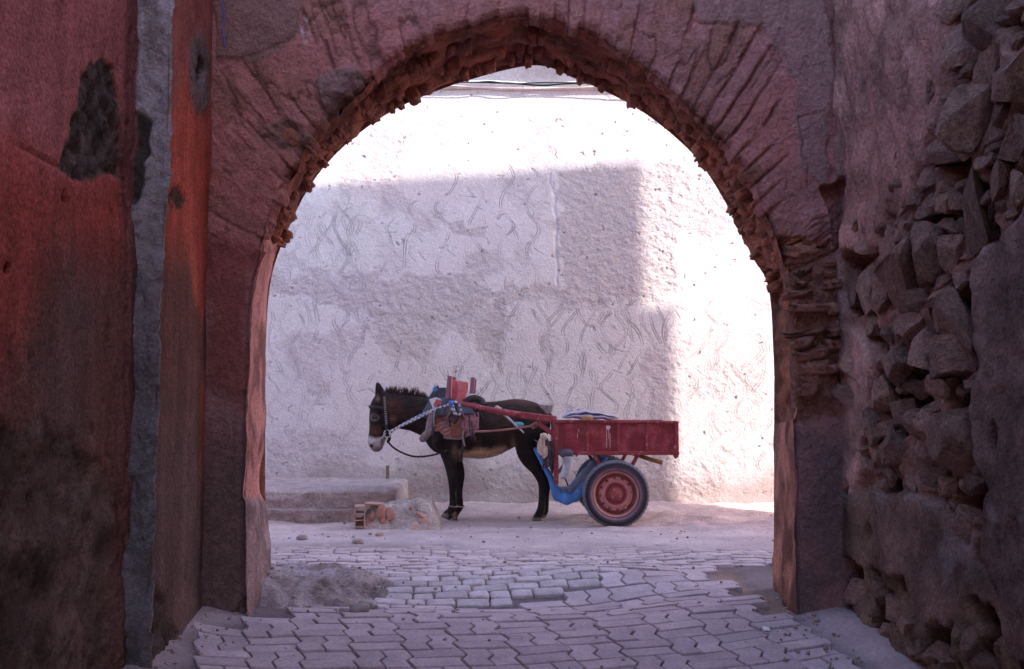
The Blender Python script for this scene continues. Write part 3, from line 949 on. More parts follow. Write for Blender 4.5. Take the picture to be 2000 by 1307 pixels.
plh = plh - 0.018 * np.clip(fbm(YY * 6, ZZ * 3, 0, 173, 3) - 0.55, 0, 1) * 3
h = stoneh * (1 - solid) + mudh * np.clip(mud - plas, 0, 1) + plh * plas
h -= 0.06 * np.clip(1.2 - np.hypot((a - 1698) / 8, (b - 1040) / 22), 0, 1)
h -= 0.07 * np.clip(1.2 - np.hypot((a - 1935) / 9, (b - 860) / 35), 0, 1)
h -= 0.07 * np.clip(1.2 - np.hypot((a - 1690) / 10, (b - 935) / 20), 0, 1)
gapm = sstep(8, -8, polysd(a + 5 * vnoise(YY * 9, ZZ * 9, 0, 167), b, [(1600, 375), (1640, 350), (1642, 480), (1634, 490)]))
h -= gapm * 0.08
fl = np.clip(sstep(0.35, -0.3, ZZ + 0.05 * fbm(YY * 4, 0, 0, 168, 2)), 0, 1)
h += 0.05 * fl
c = np.zeros(XX.shape + (3,)); c[:] = (0.30, 0.15, 0.125)
nz = (1 + 0.4 * fbm(YY * 4, ZZ * 4, 0, 169, 4))[..., None]
c += (np.array([0.39, 0.185, 0.16]) * nz - c) * np.clip(mud, 0, 1)[..., None]
c += (np.array([0.225, 0.122, 0.105]) * nz - c) * lowpl[..., None]
c += (np.array([0.19, 0.11, 0.08]) * nz - c) * (lowpl * sstep(1760, 1660, a) * 0.8)[..., None]
h -= 0.0
c += (np.array([0.215, 0.122, 0.112]) * nz - c) * bigpl[..., None]
c += (np.array([0.40, 0.215, 0.19]) * nz - c) * pinkpl[..., None]
c += (np.array([0.155, 0.095, 0.07]) * nz - c) * (lowrub * (1 - solid) * 0.8)[..., None]
wsh = np.clip(np.exp(-((b - 968 - 0.2 * np.clip(a - 1760, 0, 999)) / 14) ** 2) + np.exp(-(np.hypot((a - 1860) / 40, (b - 1080) / 50)) ** 2), 0, 1) * np.clip(0.4 + fbm(YY * 9, ZZ * 9, 0, 170, 3), 0, 1)
c += (np.array([0.30, 0.24, 0.24]) - c) * (wsh * 0.8)[..., None]
obj('mortar_face', grid_mesh('mortar_face', np.stack([XX - h, YY, ZZ], -1), np.clip(c, 0.01, 1), flip=True), MAT['right'], rw)
# the stones
rocks = [rock(k, 4, 11 + k % 6, 0.035) for k in range(20)]
rockslab = [rock(60 + k, 3, 11, 0.04) for k in range(10)]
ST_ = [(1915, 45, 66, 116), (1970, 10, 50, 40), (1937, 114, 40, 45), (1973, 162, 60, 120), (1889, 212, 86, 160), (1867, 96, 35, 100), (1829, 237, 40, 30), (1970, 273, 66, 85),
       (1839, 303, 55, 55), (1905, 320, 35, 40), (1927, 308, 22, 28), (1932, 358, 56, 55), (1859, 389, 30, 55), (1836, 399, 25, 55), (1816, 394, 22, 45), (1794, 414, 25, 28),
       (1975, 369, 50, 75), (1887, 419, 35, 170), (1839, 444, 42, 32), (1859, 440, 25, 35), (1763, 444, 32, 30), (1748, 465, 25, 35), (1763, 525, 60, 146), (1804, 500, 42, 130),
       (1844, 495, 50, 75), (1867, 545, 32, 48), (1735, 500, 25, 40), (1682, 555, 28, 110), (1657, 570, 40, 70), (1713, 590, 46, 56), (1700, 550, 22, 34), (1763, 640, 76, 60),
       (1854, 625, 76, 118), (1801, 655, 30, 40), (1670, 706, 80, 112), (1746, 711, 66, 87), (1766, 752, 42, 32), (1802, 686, 36, 95), (1863, 686, 76, 92), (1822, 762, 72, 60),
       (1889, 750, 32, 30), (1715, 778, 42, 76), (1756, 803, 30, 56), (1779, 834, 26, 66), (1812, 839, 42, 76), (1858, 854, 76, 132), (1690, 834, 50, 76), (1741, 875, 42, 80),
       (1781, 890, 32, 56), (1725, 930, 42, 42), (1766, 941, 46, 36), (1833, 950, 50, 44), (1879, 1018, 36, 60), (1700, 880, 36, 60), (1660, 880, 40, 70), (1660, 780, 36, 60),
       (1890, 945, 40, 50), (1800, 930, 40, 40), (1820, 300, 30, 50), (1800, 350, 30, 60), (1770, 390, 30, 50), (1780, 300, 26, 50), (1850, 20, 34, 60), (1880, 10, 30, 50),
       (1740, 570, 36, 50), (1790, 590, 36, 50), (1820, 580, 40, 50), (1690, 640, 30, 40), (1720, 655, 30, 40), (1830, 700, 30, 50), (1770, 660, 30, 40), (1720, 840, 24, 50), (1840, 790, 36, 40),
       (1670, 1150, 40, 50), (1690, 1190, 30, 40), (1710, 1160, 30, 60), (1735, 1190, 30, 50), (1750, 1220, 36, 50), (1720, 1230, 30, 36), (1780, 1260, 36, 50), (1810, 1280, 40, 50), (1760, 1270, 30, 40), (1840, 1290, 30, 50), (1670, 1210, 24, 26), (1880, 1260, 40, 70), (1910, 1300, 40, 60)]
rs = random.Random(11)
fill = []
for k in range(420):
    px, py = rs.uniform(1640, 1990), rs.uniform(0, 960)
    w = rs.uniform(16, 30); hh = rs.uniform(20, 42)
    pw = np.array([px]), np.array([py])
    if (px - 1640) / 210 + (py) / 480 < 1.0: continue
    if px > 1885 and py > 480: continue
    if px < 1700 and 500 < py < 970: continue
    if any(abs(px - s_[0]) < s_[2] * 0.42 and abs(py - s_[1]) < s_[3] * 0.42 for s_ in ST_): continue
    if any(abs(px - s_[0]) < (s_[2] + w) * 0.36 and abs(py - s_[1]) < (s_[3] + hh) * 0.36 for s_ in fill): continue
    fill.append((px, py, w, hh))
for n_, (px, py, w, hh) in enumerate(ST_ + fill[:200]):
    big = n_ < len(ST_)
    p = PR(px, py); p0 = PR(px - w / 2, py); p1 = PR(px + w / 2, py)
    ly = abs(p0.y - p1.y) * 1.12
    lz = hh * p.y / F_PX * 1.12
    dx = min(max(0.7 * min(ly, lz), 0.07), 0.22)
    dep = 0.045 - dx * 0.14 if big else 0.045
    if py > 1100: dep = 0.05
    if px < 1705 and py < 1000: dep = 0.02 + dx * 0.25
    o = obj('stone', (rocks if big else rockslab)[rs.randrange(20 if big else 10)], MAT['stone'], rw)
    o.matrix_parent_inverse = Matrix.Identity(4)
    o.matrix_basis = Matrix.Translation(Vector((p.x + dep, p.y, p.z)) - rw.location) @ Matrix.Rotation(rs.uniform(-.3, .3), 4, 'X') @ Matrix.Rotation(rs.uniform(-.35, .35), 4, 'Z') @ Matrix.Rotation(rs.uniform(-.25, .25), 4, 'Y') @ Matrix.Diagonal((dx * rs.choice([1, -1]), ly * rs.choice([1, -1]), lz * rs.choice([1, -1]), 1))
# house body over and behind the wall: its corner casts the shadow seen on the pale wall
SX = math.sin(SUN_AZ); SY = -math.cos(SUN_AZ)
s_h = (WALL_Y - GATE_B) / SY
EX = 1.50 + s_h * SX
RISE = s_h * math.tan(SUN_EL)
ZA, ZB = 2.25 + RISE, 3.92 + RISE
obj('house_body', box_bm((EX + 0.34 - 1.87, GATE_B + 1.0, ZA - 4.2), 0.02, Matrix.Translation(((EX + 0.34 + 1.87) / 2, (GATE_B - 1.0) / 2, (ZA + 4.2) / 2))), MAT['house'], rw)
obj('lower_house', box_bm((EX + 0.34 - 1.98, GATE_B + 1.0 - 0.02, 4.8), 0.02, Matrix.Translation(((EX + 0.34 + 1.98) / 2, (GATE_B - 0.02 - 1.0) / 2, 1.8))), MAT['house'], rw)
bm = bmesh.new()
def slab(bm, x0, x1, y0, y1, z0, za, zb):
    vv = [bm.verts.new(q) for q in ((x0, y0, z0), (x1, y0, z0), (x1, y1, z0), (x0, y1, z0), (x0, y0, za), (x1, y0, zb), (x1, y1, zb), (x0, y1, za))]
    for f in ((0, 3, 2, 1), (4, 5, 6, 7), (0, 1, 5, 4), (1, 2, 6, 5), (2, 3, 7, 6), (3, 0, 4, 7)):
        bm.faces.new([vv[i] for i in f])
slab(bm, EX - 6.0, EX, GATE_B - 3, GATE_B, ZA - 0.05, ZB - 0.48, ZB)
obj('parapet', bm, MAT['house'], rw)

cp = bpy.data.objects.new('added_sky_block', None); C.objects.link(cp); struct(cp)  # unseen roof and sides by the camera, added to cut light from behind
obj('sky_block_roof', box_bm((4.2, 6.2, 0.25), 0.02, Matrix.Translation((0.05, -2.75, 3.92))), MAT['house'], cp)
obj('sky_block_side', box_bm((0.4, 6.6, 4.2), 0.02, Matrix.Translation((-1.92, -2.55, 1.58))), MAT['house'], cp)
obj('sky_block_side', box_bm((0.4, 4.7, 4.2), 0.02, Matrix.Translation((2.0, -3.4, 1.58))), MAT['house'], cp)

# ------------------------------------------------------------------ pale house wall across the lane
bw = thing('house_wall', 'pale rendered house wall with scratched wavy lines behind the donkey', 'wall', (0, WALL_Y, 0))
x = np.arange(-2.75, 2.95, 0.0065); z = np.arange(-0.05, 4.97, 0.0065)
XX, ZZ = np.meshgrid(x, z, indexing='ij')
a, b = proj(XX, np.full(XX.shape, WALL_Y), ZZ)
def bmk(poly, soft=6, j=8, seed=1, fq=6):
    return sstep(soft, -soft, polysd(a + j * fbm(XX * fq, ZZ * fq, 0, seed, 4), b + j * fbm(XX * fq, ZZ * fq, 0, seed + 9, 4), poly))
rough = np.maximum.reduce([
    bmk([(1085, 335), (1320, 320), (1330, 575), (1110, 580), (1090, 480)], 6, 12, 201),
    bmk([(400, 530), (760, 535), (880, 545), (960, 560), (1090, 550), (1280, 560), (1290, 600), (1150, 595), (1060, 600), (960, 580), (900, 640), (840, 660), (700, 610), (560, 580), (400, 600)], 8, 18, 202),
    bmk([(700, 640), (880, 600), (830, 700), (760, 690)], 10, 22, 203),
    bmk([(940, 590), (1000, 560), (980, 690), (930, 700)], 10, 22, 204),
    bmk([(520, 860), (640, 840), (760, 920), (770, 945), (520, 945)], 12, 26, 205) * 0.7,
    bmk([(760, 905), (1000, 900), (1400, 890), (1400, 1010), (760, 1010)], 12, 26, 206) * 0.8,
    bmk([(875, 435), (905, 430), (912, 450), (950, 445), (945, 465), (905, 465), (885, 460)], 3, 4, 207),
    bmk([(1260, 680), (1330, 660), (1340, 1000), (1250, 990)], 12, 20, 208) * 0.8])
patchy = np.clip(fbm(XX * 2.2, ZZ * 2.2, 0, 211, 5) - 0.30, 0, 0.4) * 1.8
rough = np.clip(np.maximum(rough, patchy), 0, 1)
h = 0.012 * fbm(XX * 0.8, ZZ * 0.8, 0, 212, 2)
grain = fbm(XX * 15 + ZZ * 8, ZZ * 17 - XX * 6, 0, 213, 4, 0.65)
h += rough * (0.0048 * grain - 0.004) + (1 - rough) * 0.001 * grain
pitn = fbm(XX * 13 + ZZ * 5, ZZ * 15 - XX * 7, 0, 214, 4)
h -= 0.010 * np.clip(pitn - 0.9, 0, 0.4) * 2.5
# the incised lines
groove = np.zeros(XX.shape)
def inc(pts, wpx=1.05, depth=1.0):
    pts = [tuple(p)[:2] for p in catmull([(q[0], q[1], 0) for q in pts], 6)]
    ax = [q[0] for q in pts]; bx_ = [q[1] for q in pts]
    pa, pb_ = P(min(ax) - 6, max(bx_) + 6, WALL_Y), P(max(ax) + 6, min(bx_) - 6, WALL_Y)
    i0, i1 = np.searchsorted(x, [pa.x, pb_.x]); j0, j1 = np.searchsorted(z, [pa.z, pb_.z])
    if i1 <= i0 or j1 <= j0: return
    sl_ = (slice(i0, i1), slice(j0, j1))
    d = linesd(a[sl_], b[sl_], pts)
    fade = np.clip(0.75 + 0.9 * vnoise(XX[sl_] * 9, ZZ[sl_] * 9, 0, 215), 0, 1)
    groove[sl_] = np.maximum(groove[sl_], depth * fade * np.clip(1.15 - d / wpx, 0, 1))
def dbl(pts, off=4.0, **k):
    inc(pts, **k)
    inc([(q[0] + off + random.uniform(-.7, .7), q[1] + random.uniform(-2, 2)) for q in pts], **k)
cr = lambda pts: [(700 + q[0] / 3.226, 300 + q[1] / 3.226) for q in pts]
for pl in ([(590, 90), (610, 160), (570, 240), (490, 310), (480, 360), (540, 440), (560, 500), (530, 590), (490, 680), (490, 740), (550, 810)],
           [(710, 130), (770, 240), (770, 290), (720, 380), (690, 450), (710, 530), (770, 620), (790, 740)],
           [(930, 60), (970, 150), (900, 260), (890, 330), (940, 410), (970, 470), (890, 560), (880, 640), (895, 740)],
           [(1090, 90), (1130, 170), (1050, 280), (1060, 370), (1120, 450), (1120, 510), (1060, 580), (1060, 650), (1110, 740), (1115, 810)],
           [(150, 280), (220, 390), (170, 480), (210, 600), (150, 720)], [(300, 330), (345, 430), (340, 490), (290, 540), (280, 720)],
           [(1050, 880), (940, 1040), (880, 1160), (870, 1290), (900, 1400)], [(1270, 870), (1270, 960), (1160, 1090), (1140, 1180), (1190, 1290), (1180, 1400)],
           [(1380, 980), (1280, 1110), (1310, 1200), (1300, 1290)], [(1540, 930), (1430, 1080), (1390, 1200), (1420, 1290), (1400, 1400)],
           [(1580, 1010), (1510, 1090), (1530, 1170), (1600, 1230), (1570, 1290)], [(1620, 890), (1660, 1020), (1750, 1120), (1780, 1210), (1750, 1290), (1690, 1400)],
           [(1830, 840), (1700, 950), (1650, 1000)], [(1830, 1000), (1850, 1100), (1900, 1200)], [(1970, 980), (1920, 1080), (1920, 1180), (1980, 1290)],
           [(690, 850), (700, 950), (640, 1030), (560, 1060)], [(600, 1080), (650, 1150), (710, 1240), (660, 1320)], [(20, 940), (80, 990), (30, 1080), (20, 1200)], [(280, 960), (300, 1010), (210, 1100)]):
    dbl(cr(pl), 4.5, wpx=1.05)
rg_ = random.Random(21)
for k in range(112):                                   # more of them over the rest of the wall
    if k < 66: px, py, ln, amp = 525 + (k % 33) * 24.5 + rg_.uniform(-7, 7), (600 if k < 33 else 735) + rg_.uniform(-20, 25), rg_.uniform(80, 140), rg_.uniform(5, 14)
    elif k < 84: px, py, ln, amp = rg_.uniform(530, 700), rg_.uniform(380, 480), rg_.uniform(80, 170), rg_.uniform(8, 16)
    elif k < 94: px, py, ln, amp = rg_.uniform(700, 1250), rg_.uniform(190, 240), rg_.uniform(60, 110), rg_.uniform(10, 22)
    else: px, py, ln, amp = rg_.uniform(1330, 1510), rg_.uniform(560, 800), rg_.uniform(90, 200), rg_.uniform(10, 20)
    ph, tl_ = rg_.uniform(0, 6), rg_.uniform(-0.25, 0.25)
    wl = rg_.uniform(70, 120)
    dbl([(px + amp * math.sin(ph + t * ln / wl * 6.28) + tl_ * t * ln, py + t * ln) for t in np.linspace(0, 1, 12)], rg_.uniform(3.5, 6), wpx=1.5, depth=rg_.uniform(0.3, 0.8))
for k in range(280):                                  # short strokes
    px, py = rg_.uniform(520, 1330), rg_.uniform(330, 900)
    an = rg_.gauss(1.3, 0.7); ln = rg_.uniform(8, 28)
    st_ = [(px, py), (px + 0.5 * ln * math.cos(an) + rg_.uniform(-3, 3), py + 0.5 * ln * math.sin(an)), (px + ln * math.cos(an), py + ln * math.sin(an))]
    if rg_.random() < 0.5: dbl(st_, 4.5, wpx=1.05, depth=rg_.uniform(0.5, 1))
    else: inc(st_, 1.15, rg_.uniform(0.5, 1.0))
groove *= (1 - 0.6 * rough)
h -= 0.004 * groove
# joint down the left of the rough panel
dj = linesd(a + 5 * fbm(XX * 6, ZZ * 6, 0, 221, 3), b, [(1075, 340), (1085, 420), (1087, 480), (1090, 560)])
h -= 0.012 * np.clip(1 - dj / 5, 0, 1)
gnd = 990
h += 0.03 * sstep(960, 1000, b)
wh_ = np.array([0.61, 0.54, 0.55]); gr_ = np.array([0.40, 0.33, 0.335])
c = np.zeros(XX.shape + (3,)); c[:] = wh_
c += (gr_ - c) * (rough * 0.62)[..., None]
c += (np.array([0.56, 0.44, 0.43]) - c) * (0.5 * np.clip(fbm(XX * 0.8, ZZ * 0.8, 0, 222, 3), 0, 1))[..., None]
c += (np.array([0.30, 0.225, 0.215]) - c) * (0.85 * sstep(880, 985, b + 35 * fbm(XX * 2, ZZ * 2, 0, 223, 4)))[..., None]  # darker foot: grime, plus shade behind donkey and cart painted in
pitc = np.clip(pitn - 0.92, 0, 0.3) * 2.0
c *= (1 - 0.6 * np.maximum(groove, pitc)[..., None])
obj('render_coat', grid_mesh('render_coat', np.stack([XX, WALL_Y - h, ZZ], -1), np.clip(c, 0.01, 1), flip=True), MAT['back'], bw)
mw = M('ledge_render', (0.60, 0.50, 0.49), bump=0.6, bscale=25, bdist=0.02)
# thin ledge that carries the cables, and the eave that shades the top
lz0 = P(1000, 170, WALL_Y).z
lx = np.linspace(-3.3, 3.9, 200)
prof = [(0.02, -0.03), (-0.035, -0.018), (-0.045, 0.0), (-0.035, 0.012), (0.02, 0.018)]
LP = np.zeros((200, 5, 3))
obj('upper_render', box_bm((7.4, 0.3, 1.0), 0.01, Matrix.Translation((0.1, WALL_Y + 0.17, 5.44))), mw, bw)
obj('left_end', box_bm((0.8, 0.3, 5.4), 0.01, Matrix.Translation((-3.12, WALL_Y + 0.155, 2.4))), mw, bw)
obj('right_end', box_bm((1.2, 0.3, 5.4), 0.01, Matrix.Translation((3.52, WALL_Y + 0.155, 2.4))), mw, bw)
for j, (dy, dz) in enumerate(prof):
    LP[:, j, 0] = lx; LP[:, j, 1] = WALL_Y + dy; LP[:, j, 2] = lz0 + dz + 0.012 * fbm(lx * 3, 0 * lx + j, 0, 225, 3) - 0.03 * np.exp(-((lx - 0.3) / 0.9) ** 2)
obj('ledge', grid_mesh('ledge', LP), mw, bw)
mwh = M('far_wall', (0.6, 0.5, 0.48), bump=0.4, bscale=20, bdist=0.02)
obj('side_run', box_bm((14, 0.3, 6.2), 0.02, Matrix.Translation((10.9, WALL_Y + 0.16, 2.6))), mwh, bw)
obj('left_run', box_bm((12, 0.3, 6.2), 0.02, Matrix.Translation((-9.3, WALL_Y + 0.16, 2.6))), mwh, bw)
obj('eave', box_bm((7.4, 0.55, 0.22), 0.02, Matrix.Translation((0.3, WALL_Y - 0.22, 5.56))), mwh, bw)

# ------------------------------------------------------------------ step, mound, rubble
def blob_grid(name, x0, x1, y0, y1, zf, cf, mat, st=0.012, parent=None):
    xs = np.arange(x0, x1, st); ys = np.arange(y0, y1, st)
    X, Y = np.meshgrid(xs, ys, indexing='ij')
    Z = zf(X, Y)
    me = grid_mesh(name, np.stack([X, Y, Z], -1), np.clip(cf(X, Y, Z), 0.01, 1))
    return obj(name, me, mat, parent)

# long low step against the pale wall: cross-section swept along x
SF = 10.05                           # front face depth
sx0, sx1 = -3.2, P(768, 960, SF).x
ztop = P(650, 958, SF).z
prof = [(SF - 0.03, -0.10), (SF - 0.03, 0.04), (SF - 0.03, ztop * 0.33), (SF - 0.028, ztop * 0.38), (SF + 0.012, ztop * 0.40), (SF + 0.010, ztop * 0.55), (SF + 0.008, ztop * 0.75), (SF + 0.015, ztop * 0.92), (SF + 0.04, ztop * 0.985),
        (SF + 0.10, ztop), (SF + 0.3, ztop + 0.01), (SF + 0.6, ztop + 0.012), (SF + 0.9, ztop + 0.015), (WALL_Y + 0.02, ztop + 0.03)]
prof2 = []
for (p0, p1) in zip(prof[:-1], prof[1:]):
    for k in range(4):
        prof2.append((p0[0] + (p1[0] - p0[0]) * k / 4, p0[1] + (p1[1] - p0[1]) * k / 4))
prof2.append(prof[-1])
prof2 = np.array(prof2)
sxs = np.concatenate([np.arange(sx0, sx1, 0.016), [sx1]])
G = np.zeros((len(sxs), len(prof2), 3))
G[:, :, 0] = sxs[:, None]; G[:, :, 1] = prof2[None, :, 0]; G[:, :, 2] = prof2[None, :, 1]
endr = np.clip(1 - (sx1 - sxs) / 0.07, 0, 1)[:, None] ** 2
G[:, :, 1] += 0.015 * fbm(G[:, :, 0] * 4, G[:, :, 2] * 9 + G[:, :, 1] * 3, 0, 301, 4) + endr * 0.06 * (G[:, :, 1] < SF + 0.1)
G[:, :, 2] += 0.012 * fbm(G[:, :, 0] * 3, G[:, :, 1] * 3, 0, 302, 4) * (G[:, :, 2] > 0.05) - endr * 0.03 * (G[:, :, 2] > 0.1)
# closing end
endc = G[-1:].copy(); endc[:, :, 2] = -0.1
endc[:, :, 0] += 0.02
G = np.concatenate([G, endc])
gx2, gy2 = proj(G[:, :, 0], G[:, :, 1], G[:, :, 2])
sc_ = np.zeros(G.shape); sc_[:] = (0.44, 0.34, 0.335)
sc_ += (np.array([0.36, 0.25, 0.235]) - sc_) * np.clip(0.5 + 0.8 * fbm(G[:, :, 0] * 2, G[:, :, 2] * 5, 0, 303, 4), 0, 1)[..., None] * (G[:, :, 1] < SF + 0.05)[..., None]
step_t = tag(obj('masonry_step', grid_mesh('masonry_step', G, sc_), MAT['mound']), 'low pinkish masonry step running along the foot of the pale wall', 'step')
# stub of a timber upright at the end of the step
mwood = M('old_wood', (0.20, 0.13, 0.10), var=0.35, vscale=20, bump=0.5, bscale=60, stretch=(6, 6, 1))
pa = P(757, 938, 11.36); pb_ = P(756, 910, 11.36)
bm = box_bm((0.035, 0.03, (pb_.z - pa.z)), 0.004, Matrix.Translation((pa.x, 11.36, (pa.z + pb_.z) / 2 + 0.005)))
tag(obj('timber_stub', bm, mwood), 'short upright timber stub standing on the end of the step', 'post')

# rough mortar mound at the foot of the left pier
def zm(X, Y):
    d = np.hypot((X + 1.36) / 0.66, (Y - 6.36) / 0.62)
    d = d + 0.2 * fbm(X * 3, Y * 3, 0, 311, 3)
    return g0(X, Y) - 0.04 + 0.12 * sstep(1.1, 0.25, d) + sstep(1.15, 0.8, d) * (0.045 * fbm(X * 5, Y * 5, 0, 312, 4) + 0.03 * np.abs(fbm(X * 9, Y * 9, 0, 313, 4)) - 0.012)
def cm(X, Y, Z):
    c = np.zeros(X.shape + (3,)); c[:] = (0.44, 0.32, 0.325)
    c += (np.array([0.24, 0.16, 0.15]) - c) * np.clip(0.3 + fbm(X * 5, Y * 5, 0, 314, 4), 0, 1)[..., None]
    return c
tag(blob_grid('mortar_mound', -1.95, -0.6, 5.72, 7.1, zm, cm, MAT['mound']), 'rough grey mortar mound spilling from the left pier of the arch', 'mound')

# remains of a small brick wall in front of the donkey
RD = 9.45
rp = thing('broken_brick_stub', 'low stub of broken hollow brick and mortar in front of the donkey', 'rubble', P(770, 1028, RD))
cx0, cx1 = P(695, 1028, RD).x, P(850, 1028, RD).x
zt = P(770, 978, RD).z
def zr(X, Y):
    u = (X - cx0) / (cx1 - cx0)
    left = np.interp(u, [-0.15, 0.0, 0.2, 0.42, 0.55, 0.8, 0.93, 1.0, 1.08], [0, .35, .85, .95, .98, 1.06, 1.03, .6, 0])
    v = (Y - (RD - 0.02)) / 0.45
    prof = np.interp(v, [-0.30, -0.16, -0.06, 0.02, 0.12, 0.8, 1.0, 1.1], [0.0, 0.14, 0.5, 0.86, 1, 1, 0.7, 0])
    n = fbm(X * 8, Y * 8, 0, 321, 4)
    return g0(X, Y) - 0.02 + zt * left * prof * (1 + 0.06 * n) + 0.012 * n * (prof > 0.02) + 0.012 * np.abs(fbm(X * 24, Y * 24, 0, 322, 2)) * (prof > 0.1)
def crr(X, Y, Z):
    c = np.zeros(X.shape + (3,)); c[:] = (0.44, 0.345, 0.33)
    c += (np.array([0.40, 0.19, 0.14]) - c) * (np.clip(fbm(X * 7, Y * 7, 0, 323, 3) - 0.0, 0, 1) * 0.9)[..., None]
    c += (np.array([0.28, 0.21, 0.20]) - c) * np.clip(fbm(X * 14, Y * 14, 0, 324, 3), 0, 1)[..., None] * 0.6
    return c
blob_grid('mortar_core', cx0 - 0.12, cx1 + 0.1, RD - 0.17, RD + 0.50, zr, crr, MAT['mound'], 0.008, rp)
mterra = M('terracotta', (0.37, 0.155, 0.125), var=0.25, vscale=14, bump=0.4, bscale=70, rnd=0.15, col2=(0.42, 0.27, 0.23), c2scale=10)
mterra_l = M('terracotta_dusty', (0.42, 0.24, 0.20), var=0.2, vscale=12, bump=0.4, bscale=70)
def hollow_brick(w, h, L, nx, nz, wall=0.010):
    """open cells seen end-on, cells run along y"""
    bm = bmesh.new()
    for i in range(nx + 1):
        box_bm((wall, L, h), 0.0015, Matrix.Translation((-w / 2 + w * i / nx, 0, 0)), bm)
    for j in range(nz + 1):
        for i in range(nx):
            cw = w / nx - wall - 0.001
            box_bm((cw, L - 0.004, wall), 0.0015, Matrix.Translation((-w / 2 + w * (i + 0.5) / nx, 0, -h / 2 + wall / 2 + (h - wall) * j / nz)), bm)
    return bm
c = P(703, 1003, RD)
hb = hollow_brick(0.085, 0.19, 0.2, 1, 3)
hb.transform(Matrix.Translation((c.x + 0.005, RD - 0.03, 0.12)) @ Matrix.Rotation(0.12, 4, 'Z'))
obj('hollow_brick', hb, mterra_l, rp)
me = lump((0.17, 0.16, 0.018), 77, 3, 9.0, 0.05)
me.transform(Matrix.Translation((P(731, 979, RD).x, RD + 0.03, zt - 0.030)) @ Matrix.Rotation(0.04, 4, 'Y'))
obj('brick_fragment', me, mterra_l, rp)
frag = [(745, 1000, 0.075, 0.025, 0.115, 0.08, 0.1), (761, 1004, 0.07, 0.02, 0.12, -0.35, 0.25), (727, 1009, 0.05, 0.025, 0.065, 0.5, 0.3), (748, 1018, 0.055, 0.03, 0.08, 0.05, 0.2),
        (720, 1024, 0.09, 0.03, 0.05, 0.1, 0.15), (735, 1026, 0.05, 0.03, 0.035, -0.2, 0.2), (828, 1018, 0.12, 0.04, 0.05, 0.05, 0.3), (822, 1006, 0.10, 0.02, 0.03, 0.55, 0.5), (802, 992, 0.03, 0.03, 0.03, 0.3, 0.4)]
for n_, (px, py, w, t, h_, ry, rx) in enumerate(frag):
    q = P(px, py, RD - 0.055 if n_ not in (6, 7, 8) else RD - 0.05)
    me = lump((w, t, h_), 80 + n_, 2, 9.0, 0.06)
    me.transform(Matrix.Translation(q) @ Matrix.Rotation(ry, 4, 'Y') @ Matrix.Rotation(-rx, 4, 'X'))
    obj('brick_fragment', me, mterra_l if n_ in (6, 7) else mterra, rp)

# loose stones on the lane
mdust = M('dusty_stone', (0.33, 0.26, 0.25), var=0.25, vscale=20, bump=0.5, bscale=60, rnd=0.1)
mlight = M('pale_chip', (0.7, 0.64, 0.62), var=0.1, bump=0.2)
for n_, (px, py, D, s, lab, mt, ca) in enumerate([
        (590, 1050, 8.62, (0.09, 0.07, 0.05), 'small brown stone lying alone on the dusty ground below the step', mdust, 'stone'),
        (699, 1057, 8.42, (0.09, 0.08, 0.05), 'flat grey pebble half sunk in the lane in front of the brick stub', mdust, 'stone'),
        (741, 1043, 8.92, (0.07, 0.05, 0.035), 'little reddish brick chip below the brick stub', mterra, 'brick chip'),
        (703, 1180, 5.72, (0.12, 0.07, 0.055), 'wedge shaped loose cobble beside the mortar mound', mdust, 'stone'),
        (719, 1163, 5.95, (0.09, 0.10, 0.05), 'tilted loose cobble at the edge of the mortar mound', mdust, 'stone'),
        (1497, 1211, 5.27, (0.075, 0.04, 0.014), 'thin whitish chip lying on the pavers near the right pier', mlight, 'chip'),
        (1402, 1010, 10.3, (0.035, 0.03, 0.02), 'tiny red scrap on the bright ground right of the wheel', M('red_scrap', (0.5, 0.05, 0.05)), 'litter'),
        (688, 1046, 8.85, (0.04, 0.025, 0.015), 'tiny white scrap on the ground left of the brick stub', mlight, 'litter')]):
    q = P(px, py, D)
    me = lump(s, 120 + n_, 3, 3.2, 0.12)
    zg = float(g0(q.x, D))
    me.transform(Matrix.Translation((q.x, D, zg + s[2] * 0.28)) @ Matrix.Rotation(0.3 * n_, 4, 'Z') @ Matrix.Rotation(0.1, 4, 'X'))
    tag(obj('loose_stone' if ca == 'stone' else ('brick_chip' if ca == 'brick chip' else 'litter_scrap'), me, mt), lab, ca)

# ------------------------------------------------------------------ cables
mcab = M('black_cable', (0.03, 0.04, 0.045), rough=0.5, var=0.1, bump=0)
mcabw = M('pale_cable', (0.62, 0.66, 0.68), rough=0.5, var=0.1, bump=0)
for n_, (pts, rr_, mt, lab) in enumerate([
        ([(600, 150), (900, 160), (950, 161), (1000, 163), (1060, 167), (1120, 163), (1300, 158)], 0.010, mcab, 'black cable sagging along the ledge high on the pale wall'),
        ([(600, 156), (900, 159), (945, 158), (985, 160), (1060, 163.5), (1130, 160), (1300, 152)], 0.008, mcabw, 'pale cable running just above the black one on the ledge'),
        ([(600, 152), (900, 161), (930, 161), (960, 159), (1000, 164), (1080, 161), (1300, 166)], 0.006, mcab, 'thin dark wire twisted with the cables on the ledge')]):
    pts = catmull([P(a_, b_, WALL_Y - 0.075 - 0.012 * n_) for a_, b_ in pts], 10)
    tag(obj('cable', tube(pts, rr_, 6), mt), lab, 'cable')
mblue = M('blue_wire', (0.06, 0.10, 0.35), rough=0.5, var=0.1, bump=0)
pts = catmull([P(434, -30, GATE_Y - 0.05), P(437, 30, GATE_Y - 0.05), P(436, 60, GATE_Y - 0.045), P(439, 92, GATE_Y - 0.04)], 8)
tag(obj('hanging_wire', tube(pts, 0.0035, 6), mblue), 'thin blue wire hanging down the arch beside the left wall', 'wire')

